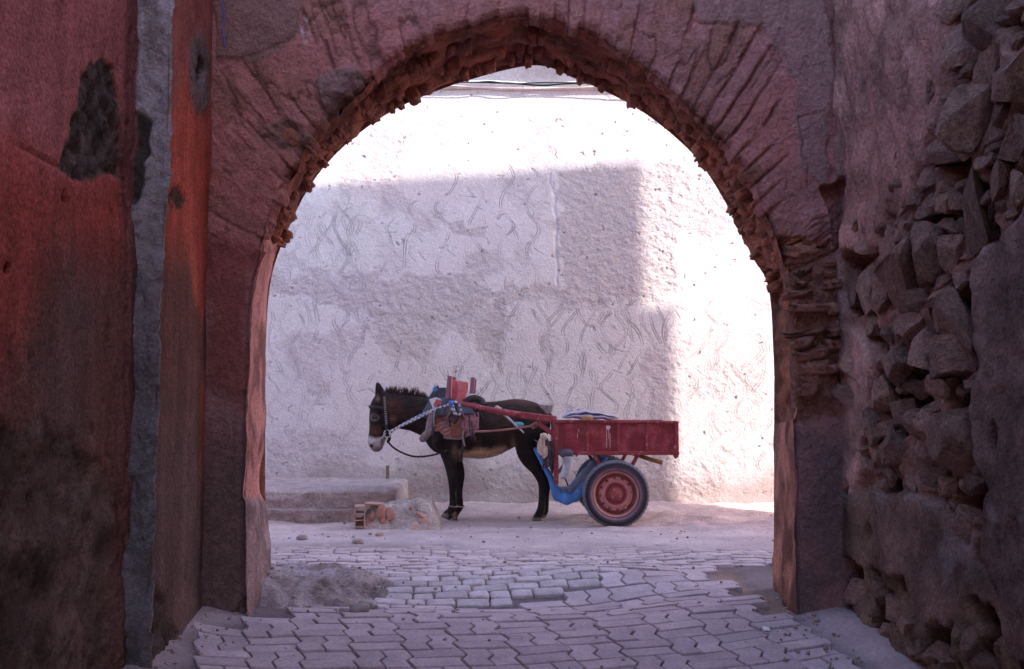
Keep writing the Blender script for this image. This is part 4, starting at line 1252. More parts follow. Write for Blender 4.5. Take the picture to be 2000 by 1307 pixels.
# ------------------------------------------------------------------ donkey
DD = 10.1
def voxel_skin(meshes, voxel, smooth_it, name):
    me = join_meshes(meshes, name)
    o = bpy.data.objects.new('tmp', me); C.objects.link(o)
    m = o.modifiers.new('r', 'REMESH'); m.mode = 'VOXEL'; m.voxel_size = voxel; m.use_smooth_shade = True
    s = o.modifiers.new('s', 'SMOOTH'); s.iterations = smooth_it; s.factor = 0.5
    dg = bpy.context.evaluated_depsgraph_get()
    out = bpy.data.meshes.new_from_object(o.evaluated_get(dg))
    bpy.data.objects.remove(o); bpy.data.meshes.remove(me)
    out.name = name
    return out

def ell_loft(stations, n=20, name='l'):
    """stations: (centre, a-vector, b-vector) ellipses"""
    bm = bmesh.new()
    V = []
    for c, a_, b_ in stations:
        V.append([bm.verts.new(Vector(c) + Vector(a_) * math.cos(2 * math.pi * k / n) + Vector(b_) * math.sin(2 * math.pi * k / n)) for k in range(n)])
    for i in range(len(V) - 1):
        for k in range(n):
            bm.faces.new((V[i][k], V[i][(k + 1) % n], V[i + 1][(k + 1) % n], V[i + 1][k]))
    bm.faces.new(V[0][::-1]); bm.faces.new(V[-1])
    bmesh.ops.recalc_face_normals(bm, faces=list(bm.faces))
    me = bpy.data.meshes.new(name); bm.to_mesh(me); bm.free()
    return me

def dense(st, n=4):
    """spline-interpolate stations given as plain tuples"""
    out = []
    m = len(st)
    for i in range(m - 1):
        p0, p1, p2, p3 = (np.array(st[max(i - 1, 0)], float), np.array(st[i], float), np.array(st[i + 1], float), np.array(st[min(i + 2, m - 1)], float))
        for k in range(n):
            t = k / n
            out.append(0.5 * (2 * p1 + (p2 - p0) * t + (2 * p0 - 5 * p1 + 4 * p2 - p3) * t * t + (3 * p1 - p0 - 3 * p2 + p3) * t ** 3))
    out.append(np.array(st[-1], float))
    return out

Yv = Vector((0, 1, 0))
def vloft(st, D, n=4):          # vertical slices: x, top, bottom, half-width
    o = []
    for x_, t_, b_, w_ in dense(st, n):
        c = P(x_, (t_ + b_) / 2, D); tp = P(x_, t_, D)
        o.append((c, tp - c, Yv * w_))
    return ell_loft(o)
def hloft(st, D, n=4):          # horizontal slices: y, left, right, half-width
    o = []
    for y_, l_, r_, w_ in dense(st, n):
        c = P((l_ + r_) / 2, y_, D); tp = P(r_, y_, D)
        o.append((c, tp - c, Yv * w_))
    return ell_loft(o)
def leg(st, D, n=4):            # x, y, half-length(px), half-width(m); last station on the ground
    o = []
    dd = dense(st, n)
    for i, (x_, y_, a_, w_) in enumerate(dd):
        q0, q1 = dd[max(i - 1, 0)], dd[min(i + 1, len(dd) - 1)]
        c = P(x_, y_, D)
        t = (P(q1[0], q1[1], D) - P(q0[0], q0[1], D)).normalized()
        side = t.cross(Yv).normalized()
        o.append((c, side * (a_ * D / F_PX), Yv * w_))
    return ell_loft(o, 16)

parts = []
parts.append(vloft([(829, 800, 858, 0.07), (840, 781, 876, 0.135), (858, 776, 887, 0.175), (885, 779, 892, 0.20), (915, 784, 895, 0.225), (945, 785, 896, 0.235), (975, 783, 889, 0.225),
                    (1003, 779, 874, 0.205), (1028, 781, 866, 0.19), (1050, 788, 856, 0.165), (1066, 800, 846, 0.12), (1075, 812, 836, 0.06)], DD))
parts.append(vloft([(866, 782, 868, 0.13), (845, 776, 864, 0.125), (822, 773, 851, 0.10), (800, 771, 842, 0.083), (780, 768, 838, 0.073), (764, 767, 830, 0.066), (750, 771, 815, 0.055), (742, 780, 805, 0.03)], DD))
parts.append(hloft([(766, 745, 760, 0.03), (772, 734, 768, 0.062), (785, 725, 776, 0.078), (800, 722, 779, 0.086), (815, 721, 778, 0.084), (830, 721, 772, 0.075), (843, 720, 762, 0.062), (855, 718.5, 755, 0.054),
                    (865, 718.5, 752, 0.055), (873, 721, 749, 0.053), (879, 726, 745, 0.043), (883, 731, 741, 0.02)], DD))
# brow, cheek
def ball(px, py, dy, r, sx=1, sz=1):
    c = P(px, py, DD + dy)
    return ell_loft([(c + Vector((0, 0, r * sz * math.cos(t))), Vector((r * sx * math.sin(t) + 1e-4, 0, 0)), Yv * (r * math.sin(t) + 1e-4)) for t in np.linspace(0.05, 3.09, 9)], 12)
for s in (-1, 1):
    parts.append(ball(733, 809, s * 0.062, 0.032, 1.2, 0.8))
    parts.append(ball(765, 826, s * 0.05, 0.055, 1.0, 1.2))
    parts.append(ball(728, 867, s * 0.03, 0.032, 1.0, 1.0))
    parts.append(ball(858, 850, s * 0.10, 0.11, 0.8, 1.3))
    parts.append(ball(1035, 845, s * 0.10, 0.135, 1.15, 1.3))
def fleg(dx, D):
    return leg([(868 + dx * .3, 838, 26, 0.07), (873 + dx * .4, 866, 22, 0.068), (877 + dx * .7, 890, 16, 0.056), (881 + dx, 912, 12, 0.044), (884 + dx, 930, 11, 0.043), (884 + dx, 942, 9, 0.038),
                (884 + dx, 962, 6.8, 0.027), (884.5 + dx, 980, 7.2, 0.030), (884 + dx, 990, 8.2, 0.036), (879 + dx, 999, 7.2, 0.033), (874 + dx, 1004, 8.5, 0.04), (870 + dx, 1013, 11, 0.05)], D)
def hleg(dx, D):
    return leg([(1040 + dx * .3, 822, 32, 0.09), (1036 + dx * .5, 850, 30, 0.10), (1030 + dx, 876, 24, 0.085), (1036 + dx, 898, 18, 0.062), (1048 + dx, 916, 13, 0.045), (1057 + dx, 932, 11.5, 0.040), (1060 + dx, 945, 9.5, 0.035),
                (1059 + dx, 965, 7.2, 0.028), (1058 + dx, 986, 7.5, 0.031), (1056 + dx, 998, 8.5, 0.036), (1052 + dx, 1006, 8, 0.034), (1050 + dx, 1010, 9, 0.041), (1048 + dx, 1019, 11, 0.05)], D)
parts += [fleg(0, DD - 0.10), fleg(13, DD + 0.10), hleg(0, DD - 0.11), hleg(7, DD + 0.11)]
# ears: tapering cones, hollow side left to colour
def ear(dy, dx, tw):
    st = []
    for (x_, y_, a_, w_) in dense([(743, 792, 9, 0.03), (742, 780, 10.5, 0.034), (742, 768, 9.5, 0.028), (739.5, 756, 7.0, 0.021), (737, 748, 3.0, 0.010), (736.5, 746, 1, 0.004)], 3):
        c = P(x_ + dx, y_, DD + dy); st.append((c, Vector((a_ * DD / F_PX, 0.2 * a_ * DD / F_PX * tw, 0)), Yv * w_))
    return ell_loft(st, 12)
parts += [ear(-0.055, 0, 1), ear(0.06, 1.5, -1)]
dme = voxel_skin(parts, 0.0115, 5, 'donkey_body')
co = np.zeros(len(dme.vertices) * 3, np.float32); dme.vertices.foreach_get('co', co); co = co.reshape(-1, 3).astype(float)
dpx, dpy = proj(co[:, 0], np.full(len(co), DD), co[:, 2])
n1 = fbm(co[:, 0] * 9, co[:, 1] * 9, co[:, 2] * 9, 401, 4)
dc = np.zeros((len(co), 3)); dc[:] = (0.013, 0.008, 0.008)
def dmix(col, w):
    global dc
    dc = dc + (np.array(col) - dc) * np.clip(w, 0, 1)[:, None]
dmix((0.035, 0.016, 0.013), 0.7 * np.clip(0.3 + n1, 0, 1))
dmix((0.085, 0.032, 0.022), 0.7 * np.exp(-((dpx - 765) / 22) ** 2 - ((dpy - 790) / 12) ** 2))
dmix((0.085, 0.035, 0.024), 0.6 * np.exp(-((dpx - 770) / 10) ** 2 - ((dpy - 815) / 15) ** 2))
dmix((0.11, 0.045, 0.028), 0.7 * np.exp(-((dpx - 735) / 14) ** 2 - ((dpy - 842) / 9) ** 2))
dmix((0.095, 0.04, 0.028), 0.6 * np.exp(-((dpx - 1010) / 40) ** 2 - ((dpy - 783) / 7) ** 2))
dmix((0.055, 0.026, 0.02), 0.6 * np.exp(-((dpx - 990) / 30) ** 2 - ((dpy - 830) / 25) ** 2))
belly = sstep(866, 880, dpy + 6 * n1 - 0.08 * np.abs(dpx - 950)) * sstep(888, 905, dpx) * sstep(1000, 990, dpx) * (dpy < 902)
dmix((0.42, 0.26, 0.165), 0.95 * belly)
dmix((0.22, 0.14, 0.10), 0.8 * np.exp(-((dpx - 1002) / 5) ** 2 - ((dpy - 872) / 16) ** 2))
dmix((0.20, 0.13, 0.10), 0.75 * np.exp(-((dpx - 890) / 6) ** 2 - ((dpy - 880) / 12) ** 2))
muz = sstep(851, 857, dpy + 2.5 * n1 + 0.12 * (740 - dpx)) * (dpx < 753) * (dpy < 890) * (dpx > 700)
dmix((0.46, 0.37, 0.38), muz * 0.95)
dmix((0.10, 0.08, 0.085), 0.8 * muz * sstep(868, 880, dpy + 3 * n1 + 0.2 * (dpx - 728)))
dmix((0.008, 0.006, 0.006), np.exp(-((dpx - 726) / 4.2) ** 2 - ((dpy - 871) / 3.6) ** 2) * 1.6)
dmix((0.05, 0.04, 0.04), 0.9 * np.exp(-((dpx - 747) / 3) ** 2 - ((dpy - 862) / 7) ** 2))
eyer = np.hypot((dpx - 733) / 7.5, (dpy - 815) / 6.0)
dmix((0.30, 0.21, 0.17), 0.6 * np.exp(-((eyer - 1.0) / 0.22) ** 2) * (dpy < 830))
dmix((0.012, 0.009, 0.009), sstep(0.85, 0.6, eyer))
earm = (dpy < 790) & (dpx < 756)
dmix((0.012, 0.009, 0.009), earm * 0.8 * sstep(775, 760, dpy))
dmix((0.20, 0.14, 0.11), earm * 0.9 * np.exp(-((dpx - 740) / 3.5) ** 2 - ((dpy - 779) / 6) ** 2))
dmix((0.006, 0.005, 0.005), earm * 0.95 * np.exp(-((dpx - 743.5) / 3.2) ** 2 - ((dpy - 766) / 9) ** 2))
legs_ = (dpy > 905)
dmix((0.015, 0.010, 0.010), legs_ * 0.8)
dmix((0.21, 0.15, 0.11), (dpy > 1000.5) * sstep(880, 874, np.where(dpx < 950, np.where(dpx > 882.5, dpx - 13, dpx), 0)) * (dpx < 950) * 0.9)
dmix((0.16, 0.11, 0.08), (dpy > 1008) * (dpx > 950) * 0.9)
setcol(dme, np.clip(dc, 0.003, 1))
mfur = M('donkey_coat', attr=True, rough=0.65, var=0.4, vscale=28, bump=0.9, bscale=55, bdist=0.012, spec=0.15, stretch=(0.45, 1, 0.9), speck=0.35, speckscale=60)
# slight press of nostrils and eye sockets
nrm = np.zeros(len(dme.vertices) * 3, np.float32); dme.vertices.foreach_get('normal', nrm); nrm = nrm.reshape(-1, 3)
push = 0.012 * np.exp(-((dpx - 726) / 4) ** 2 - ((dpy - 871) / 3.5) ** 2) + 0.010 * sstep(0.9, 0.4, eyer) + earm * 0.012 * np.exp(-((dpx - 743) / 3.0) ** 2 - ((dpy - 766) / 10) ** 2) * (nrm[:, 1] < 0)
push = push + 0.004 * np.exp(-np.abs(dpy - 868 - (dpx - 740) * 0.5) / 1.2) * (dpx > 733) * (dpx < 752) * (dpy > 855) * (dpy < 880)
co2 = co - nrm * push[:, None] + nrm * (0.003 * n1)[:, None] * ((dpy > 800) & (dpy < 890))[:, None]
dme.vertices.foreach_set('co', co2.astype(np.float32).ravel()); dme.update()
donkey = thing('donkey', 'dark brown donkey standing in harness facing left', 'donkey', (P(960, 1012, DD).x, DD, 0))
dbody = obj('body', dme, mfur, donkey)
meye = M('eye', (0.01, 0.007, 0.006), rough=0.15, var=0, bump=0, spec=0.6)
for s in (-1, 1):
    e = ell_loft([(P(733.5, 814.5, DD + s * 0.076) + Vector((0, 0, 0.020 * math.cos(t))), Vector((0.024 * math.sin(t) + 1e-4, 0, 0)), Yv * (0.014 * math.sin(t) + 1e-4)) for t in np.linspace(0.05, 3.09, 9)], 14)
    smooth(e); obj('eye', e, meye, donkey)
# upright mane and tail from many tapering locks
def locks(specs, name, mat, parent):
    bm = bmesh.new()
    for p, d, L, w in specs:
        d = d.normalized()
        side = d.cross(Vector((random.gauss(0, 1), random.gauss(0, 1), random.gauss(0, 1)))).normalized()
        s2 = d.cross(side)
        b0 = [bm.verts.new(p + side * w * math.cos(q) + s2 * w * math.sin(q)) for q in (0, 2.1, 4.2)]
        m_ = p + d * L * 0.55 + side * L * 0.05
        b1 = [bm.verts.new(m_ + (side * math.cos(q) + s2 * math.sin(q)) * w * 0.6) for q in (0, 2.1, 4.2)]
        tp = bm.verts.new(p + d * L + side * L * random.uniform(-.15, .25))
        for k in range(3):
            bm.faces.new((b0[k], b0[(k + 1) % 3], b1[(k + 1) % 3], b1[k]))
            bm.faces.new((b1[k], b1[(k + 1) % 3], tp))
    return obj(name, bm, mat, parent)
mmane = M('mane_hair', (0.055, 0.03, 0.026), rough=0.7, var=0.4, vscale=60, bump=0)
sp = []
random.seed(5)
for k in range(520):
    t = random.random()
    px = 750 + t * 83
    py = float(np.interp(px, [750, 764, 780, 800, 822, 835], [770, 768, 769, 772, 775, 779]))
    clump = math.sin(px * 0.55) * 0.5 + math.sin(px * 1.27 + 1) * 0.5
    L = (0.045 + 0.022 * clump + random.uniform(-.012, .02)) * (0.75 if px > 815 else 1)
    sp.append((P(px, py + random.uniform(0, 2.5), DD + random.uniform(-.022, .022)), Vector((random.gauss(0.22 * clump + 0.1, 0.16), random.gauss(0, 0.15), 1)), L * 1.45, 0.0034))
for k in range(60):                # forelock and tufts between the ears
    sp.append((P(random.uniform(737, 752), random.uniform(772, 778), DD + random.uniform(-.03, .03)), Vector((random.gauss(-.2, .3), random.gauss(0, .3), random.uniform(0.1, 1))), random.uniform(.025, .05), 0.003))
locks(sp, 'mane', mmane, donkey)
tailp = catmull([P(1068, 806, DD), P(1078, 818, DD), P(1082, 850, DD), P(1080, 900, DD), P(1078, 925, DD)], 6)
obj('tail', tube(tailp, [0.022] * 8 + [0.018] * 8 + [0.028] * 6 + [0.012] * (len(tailp) - 22), 8), mmane, donkey)

# ------------------------------------------------------------------ harness
mleather = M('black_leather', (0.035, 0.03, 0.034), rough=0.6, var=0.3, vscale=20, bump=0.4, bscale=80)
mgrey = M('grey_rubber', (0.075, 0.07, 0.09), rough=0.65, var=0.25, vscale=9, bump=0.3, bscale=40)
mpink = M('red_painted_wood', (0.52, 0.135, 0.15), rough=0.7, var=0.3, vscale=14, bump=0.4, bscale=40, col2=(0.30, 0.16, 0.18), c2scale=14, c2lo=0.55, c2hi=0.7)
mpurp = M('worn_purple_wood', (0.26, 0.12, 0.16), rough=0.7, var=0.35, vscale=16, bump=0.4, bscale=50, col2=(0.10, 0.075, 0.13), c2scale=16)
mflap = M('worn_leather_flap', attr=True, rough=0.75, var=0.25, vscale=22, bump=0.5, bscale=60)
mcloth = M('grey_sacking', (0.26, 0.20, 0.21), rough=0.95, var=0.35, vscale=25, bump=0.6, bscale=70)
mrope = M('striped_rope', attr=True, rough=0.8, var=0.15, vscale=60, bump=0.5, bscale=200)
mredrope = M('faded_red_cord', (0.32, 0.15, 0.14), rough=0.85, var=0.25, bump=0.4, bscale=120)
mbeige = M('beige_rope', (0.50, 0.36, 0.31), rough=0.9, var=0.25, vscale=40, bump=0.5, bscale=150)
mmetal = M('worn_steel', (0.35, 0.34, 0.36), rough=0.4, var=0.2, metal=0.8, bump=0)
mwhite = M('dirty_white', (0.55, 0.52, 0.56), rough=0.85, var=0.2, bump=0.3)
mdark = M('dark_rag', (0.07, 0.05, 0.06), rough=0.95, var=0.5, vscale=20, bump=0.6, bscale=50)

def bw_at(px):                     # half width of the trunk
    return float(np.interp(px, [840, 858, 885, 915, 945, 975], [0.135, 0.175, 0.20, 0.225, 0.235, 0.225]))
def body_sheet(name, outline_top, outline_bot, x0, x1, off, mat, parent, nx=28, nz=22, cols=None, seed=1, both=True):
    """a flexible sheet lying over the donkey's back, given by upper and lower edges (px) on its near flank"""
    pxs = np.linspace(x0, x1, nx)
    G = np.zeros((nx, nz, 3)); CC = np.zeros((nx, nz, 3))
    for i, px in enumerate(pxs):
        tp = float(np.interp(px, *zip(*outline_top))); bt = float(np.interp(px, *zip(*outline_bot)))
        tt = float(np.interp(px, [829, 840, 858, 885, 915, 945, 975], [800, 781, 776, 779, 784, 785, 783])); tb = float(np.interp(px, [829, 840, 858, 885, 915, 945, 975], [858, 876, 887, 892, 895, 896, 889]))
        zc, zr_ = (tt + tb) / 2, (tb - tt) / 2
        w_ = bw_at(px)
        for j, f in enumerate(np.linspace(0, 1, nz)):
            py = tp + (bt - tp) * f
            q = np.clip((py - zc) / zr_, -1, 1)
            hw = w_ * math.sqrt(max(0.0, 1 - q * q))
            if py > zc: hw = max(hw, w_ * 0.93)
            wob = off + 0.008 * float(vnoise(px * 0.11, py * 0.11, 0, seed))
            p = P(px, py, DD)
            G[i, j] = (p.x, DD - hw - wob, p.z)
            CC[i, j] = cols(px, py) if cols else (0.3, 0.3, 0.3)
    me = grid_mesh(name, G, CC.reshape(-1, 3))
    o = obj(name, me, mat, parent)
    sm = o.modifiers.new('thick', 'SOLIDIFY'); sm.thickness = 0.012; sm.offset = 0
    return o

saddle = thing('pack_saddle', 'worn pack saddle with red wooden frame on the donkey', 'saddle', P(885, 790, DD))
def flapcol(px, py):
    n_ = float(vnoise(px * 0.35, py * 0.35, 0, 411))
    c_ = np.array([0.20, 0.075, 0.06])
    dots = max(0, math.sin(px * 1.15 + py * 0.35) * math.sin(py * 1.1 - px * 0.3))
    low_ = float(sstep(820, 838, np.array(py + 0.35 * (885 - px) * 0.5)))
    c_ = c_ + (np.array([0.50, 0.31, 0.27]) - c_) * min(1, dots * 1.3 * (0.25 + 0.75 * low_) * (px < 885))
    c_ = c_ + (np.array([0.36, 0.13, 0.09]) - c_) * 0.5 * max(0, n_)
    if px > 912: c_ = np.array([0.30, 0.13, 0.15]) * (1 + 0.4 * n_)
    return np.clip(c_, 0.01, 1)
body_sheet('leather_flap', [(842, 806), (850, 806), (936, 806)], [(842, 838), (850, 842), (870, 849), (890, 853), (915, 852), (925, 845), (937, 838)], 844, 937, 0.022, mflap, saddle, cols=flapcol, seed=421)
body_sheet('rubber_pad', [(826, 800), (838, 776), (856, 772), (890, 775), (925, 782)], [(826, 812), (838, 820), (848, 812), (880, 812), (928, 808)], 828, 928, 0.040, mgrey, saddle, seed=423)
body_sheet('under_cloth', [(845, 800), (930, 800)], [(845, 846), (870, 856), (900, 858), (930, 846)], 847, 930, 0.008, mcloth, saddle, seed=425)
def slatbar(name, a_, b_, w, t, D, mat, par, up=Yv):
    return obj(name, bar(P(a_[0], a_[1], D), P(b_[0], b_[1], D), w, t, 0.005, up), mat, par)
# upright rubber/leather plates at the front of the saddle
bm = bmesh.new()
def plate(poly, D, th, mat, par, name):
    bm = bmesh.new()
    f0 = [bm.verts.new(P(x_, y_, D)) for x_, y_ in poly]
    f1 = [bm.verts.new(P(x_, y_, D) + Yv * th) for x_, y_ in poly]
    bm.faces.new(f0); bm.faces.new(f1[::-1])
    n = len(poly)
    for k in range(n):
        bm.faces.new((f0[k], f1[k], f1[(k + 1) % n], f0[(k + 1) % n]))
    bmesh.ops.recalc_face_normals(bm, faces=list(bm.faces))
    bmesh.ops.bevel(bm, geom=list(bm.edges), offset=0.003, segments=1, affect='EDGES')
    return obj(name, bm, mat, par)
plate([(834, 781), (852, 754), (857, 753), (858, 782), (850, 792), (836, 792)], DD - 0.09, 0.012, mgrey, saddle, 'front_plate')
plate([(857, 757), (871, 757), (872, 783), (857, 785)], DD - 0.05, 0.014, mgrey, saddle, 'front_plate')
plate([(841, 781), (850, 777), (862, 783), (861, 794), (850, 799), (845, 790)], DD - 0.19, 0.016, mpink, saddle, 'patch_pad')
plate([(838, 780), (852, 776), (864, 782), (852, 780), (846, 790), (852, 803), (846, 800), (842, 790)], DD - 0.205, 0.01, mwhite, saddle, 'torn_lining')
slatbar('frame_post', (873.5, 779), (879, 734), 0.042, 0.05, DD - 0.17, mpurp, saddle)
slatbar('frame_post', (881.5, 779), (882.5, 736), 0.010, 0.052, DD - 0.175, mpink, saddle)
slatbar('frame_post', (921, 769), (924, 737), 0.040, 0.05, DD - 0.16, mpurp, saddle)
plate([(882, 742), (893, 744), (896, 760), (892, 778), (884, 781), (882, 770)], DD - 0.16, 0.03, mpink, saddle, 'saddle_board')
plate([(895, 744), (915, 747), (914, 760), (906, 789), (893, 790), (889, 785), (893, 770)], DD - 0.185, 0.03, mpink, saddle, 'saddle_board')
slatbar('frame_post', (882, 779), (887, 736), 0.04, 0.05, DD + 0.15, mpurp, saddle)
slatbar('frame_post', (925, 769), (927, 740), 0.04, 0.05, DD + 0.15, mpurp, saddle)
obj('cross_beam', box_bm((0.2, 0.34, 0.045), 0.008, Matrix.Translation(P(900, 781, DD))), mpurp, saddle)
obj('pad_roll', tube(catmull([P(905, 786, DD - 0.17), P(925, 778, DD - 0.15), P(940, 783, DD - 0.14), P(944, 793, DD - 0.17)], 6), 0.035, 10), mleather, saddle)
obj('girth_strap', tube(catmull([P(912, 835, DD - 0.24), P(906, 850, DD - 0.25), P(906, 868, DD - 0.24), P(903, 880, DD - 0.22), P(901, 896, DD - 0.1), P(903, 899, DD + 0.05)], 6), 0.012, 8, flat=0.5), mdark, saddle)
for (a_, b_, c_) in (((907, 838), (904, 855), (908, 872)), ((921, 825), (924, 845), (929, 862)), ((925, 838), (922, 848), (921, 858)), ((905, 866), (902, 880), (899, 894))):
    obj('loose_strap', tube(catmull([P(*a_, DD - 0.262), P(*b_, DD - 0.268), P(*c_, DD - 0.262)], 6), 0.009, 6, flat=0.5), mdark if a_[0] != 907 else mcloth, saddle)
rs2 = random.Random(44)
for k in range(16):
    x0, y0 = rs2.uniform(846, 940), rs2.uniform(786, 826)
    dx_, dy_ = rs2.uniform(-16, 16), rs2.uniform(10, 34)
    obj('loose_strap', tube(catmull([P(x0, y0, DD - 0.255), P(x0 + dx_ * .4 + rs2.uniform(-3, 3), y0 + dy_ * .5, DD - 0.275), P(x0 + dx_, y0 + dy_, DD - 0.27)], 5), rs2.uniform(0.005, 0.013), 6, flat=0.4), rs2.choice([mdark, mcloth, mleather, mgrey, mpurp]), saddle)
tf = []
for k in range(46):
    q = P(random.uniform(845, 853), random.uniform(757, 764), DD - 0.10 + random.uniform(-.03, .03))
    tf.append((q, Vector((random.gauss(-.2, .6), random.gauss(0, .5), random.gauss(.2, .5))), random.uniform(.02, .05), 0.0035))
locks(tf, 'cord_tuft', M('blue_cord', (0.10, 0.30, 0.62), rough=0.8, var=0.2, bump=0), saddle)

# breast collar of folded sacking round the base of the neck
col_t = thing('breast_collar', 'grey folded sacking collar across the donkey\'s chest', 'harness', P(835, 860, DD))
for (o_, r_) in ((0, 0.030), (6, 0.026)):
    pts = catmull([P(850 + o_, 796, DD - 0.16), P(842 + o_, 815, DD - 0.185), P(836 + o_, 838, DD - 0.17), P(829 + o_, 852, DD - 0.115), P(825 + o_, 858, DD), P(829 + o_, 852, DD + 0.115), P(838 + o_, 830, DD + 0.17)], 8)
    obj('collar_roll', tube(pts, [r_ * (1 + 0.25 * float(vnoise(k * 0.35, o_, 0, 431))) for k in range(len(pts))], 10), mcloth, col_t)
pts = catmull([P(858, 790, DD - 0.21), P(850, 815, DD - 0.212), P(846, 838, DD - 0.20), P(845, 850, DD - 0.19)], 6)
obj('collar_strap', tube(pts, 0.014, 8, flat=0.4), mgrey, col_t)

# bridle
br = thing('bridle', 'studded dark bridle with ring bit on the donkey\'s head', 'bridle', P(745, 820, DD))
def strap(pts, w, name, mat, par, flat=0.35):
    return obj(name, tube(catmull(pts, 8), w, 8, flat=flat), mat, par)
strap([P(750, 770, DD - 0.05), P(751, 785, DD - 0.083), P(752.5, 805, DD - 0.095), P(754, 825, DD - 0.098), P(756, 843, DD - 0.085)], 0.014, 'cheek_strap', mleather, br)
for k in range(16):
    t = k / 15
    q = P(750.5 + 4.5 * t, 776 + 52 * t, DD - 0.092 - 0.014 * math.sin(t * 2.6))
    obj('stud', box_bm((0.020, 0.006, 0.006), 0.0015, Matrix.Translation(q)), mmetal, br)
strap([P(752, 800, DD - 0.092), P(738, 796, DD - 0.094), P(725, 795, DD - 0.055), P(721, 795, DD), P(725, 795, DD + 0.055)], 0.016, 'brow_band', mleather, br)
strap([P(751, 771, DD - 0.045), P(748, 766, DD), P(751, 771, DD + 0.045)], 0.014, 'crown_strap', mleather, br)
strap([P(757, 848, DD - 0.072), P(761, 856, DD - 0.05), P(757, 864, DD), P(761, 856, DD + 0.05)], 0.014, 'chin_strap', mleather, br)
ring_pts = [P(756.5 + 6.4 * math.cos(t), 847.5 + 7.2 * math.sin(t), DD - 0.085) for t in np.linspace(0, 2 * math.pi, 22)]
obj('bit_ring', tube(ring_pts, 0.007, 8, caps=False), mmetal, br)
strap([P(754, 846, DD - 0.086), P(748, 853, DD - 0.070), P(744, 858, DD - 0.05)], 0.008, 'bit_bar', mmetal, br, 1)

# striped reins
def striped(pts, pitch=0.045):
    cs = []; s = 0
    for i, p in enumerate(pts):
        if i: s += (p - pts[i - 1]).length
        q = (s / pitch) % 1.0
        cs.append((0.62, 0.42, 0.25) if q < 0.38 else ((0.05, 0.10, 0.34) if q < 0.62 else ((0.10, 0.22, 0.55) if q < 0.85 else (0.60, 0.58, 0.62))))
    return cs
reins = thing('reins', 'blue and yellow striped rope reins looped over the saddle', 'rope', P(770, 842, DD))
for n_, pl in enumerate(([(762, 846, .10), (778, 834, .15), (800, 822, .17), (825, 809, .20), (850, 799, .25), (872, 792, .27), (880, 787, .275)],
                         [(778, 835, .16), (800, 825, .18), (825, 813, .21), (845, 803, .25), (852, 800, .255)],
                         [(874, 792, .275), (884, 785, .28), (894, 788, .285), (900, 798, .285), (900, 806, .285), (895, 811, .285), (888, 804, .285), (884, 790, .285), (880, 788, .28)],
                         [(880, 790, .282), (884, 800, .285), (889, 810, .285)],
                         [(897, 806, .285), (901, 816, .28), (909, 823, .28), (918, 820, .28), (926, 812, .28), (928, 795, .28), (928, 775, .26), (929, 762, .23)])):
    pts = catmull([P(x_, y_, DD - d_) for x_, y_, d_ in pl], 16)
    obj('rope_length', tube(pts, 0.0105, 8, cols=striped(pts)), mrope, reins)
q = P(779, 836, DD - .155); obj('rope_knot', lump((0.05, 0.035, 0.035), 7, 3, 2.5, .1), mwhite, reins).matrix_basis = Matrix.Translation(q - reins.location)
bpy.context.view_layer.update()
reins.children[-1].matrix_parent_inverse = Matrix.Identity(4)
q = P(881, 788, DD - .285)
o = obj('rope_knot', lump((0.055, 0.045, 0.05), 8, 3, 2.5, .1), mrope, reins); o.matrix_parent_inverse = Matrix.Identity(4); o.matrix_basis = Matrix.Translation(q - reins.location)
setcol(o.data, [(0.08, 0.16, 0.42)] * len(o.data.vertices))
lead = catmull([P(757, 862, DD - 0.03), P(768, 874, DD - 0.05), P(785, 884, DD - 0.06), P(805, 891, DD - 0.06), P(825, 892, DD - 0.06), P(845, 889, DD - 0.06), P(862, 884, DD - 0.10), P(872, 880, DD - .18)], 8)
tag(obj('lead_rope', tube(lead, 0.0095, 8), M('dark_lead', (0.055, 0.04, 0.04), rough=0.85, var=0.3, bump=0.5, bscale=140)), 'dark lead rope hanging from the bridle to the donkey\'s chest', 'rope')
# hobble on the fetlocks
for (px, D) in ((885, DD - 0.10), (897.5, DD + 0.10)):
    rp_ = [P(px, 989, D) + Vector((0.047 * math.cos(t), 0.042 * math.sin(t), 0.004 * math.sin(2 * t))) for t in np.linspace(0, 2 * math.pi, 20)]
    if px == 885:
        hob = thing('hobble_rope', 'pale hobble cord tied round the donkey\'s front fetlocks', 'rope', P(891, 990, DD))
    obj('cord_loop', tube(rp_, 0.006, 6, caps=False), mcloth, hob)
# trace cord from saddle to cart shaft bracket
tr = thing('trace_cord', 'thin reddish cord stretched from saddle to cart shaft', 'cord', P(990, 838, DD - .25))
obj('cord_length', tube(catmull([P(925, 843, DD - 0.26), P(960, 842, DD - 0.28), P(1000, 838, DD - 0.30), P(1040, 832, DD - 0.36)], 8), 0.0105, 8), mredrope, tr)
obj('cord_knot', tube(catmull([P(1036, 834, DD - 0.36), P(1042, 829, DD - 0.39), P(1048, 827, DD - 0.38), P(1046, 833, DD - 0.36), P(1041, 836, DD - 0.38)], 6), 0.014, 8), mredrope, tr)

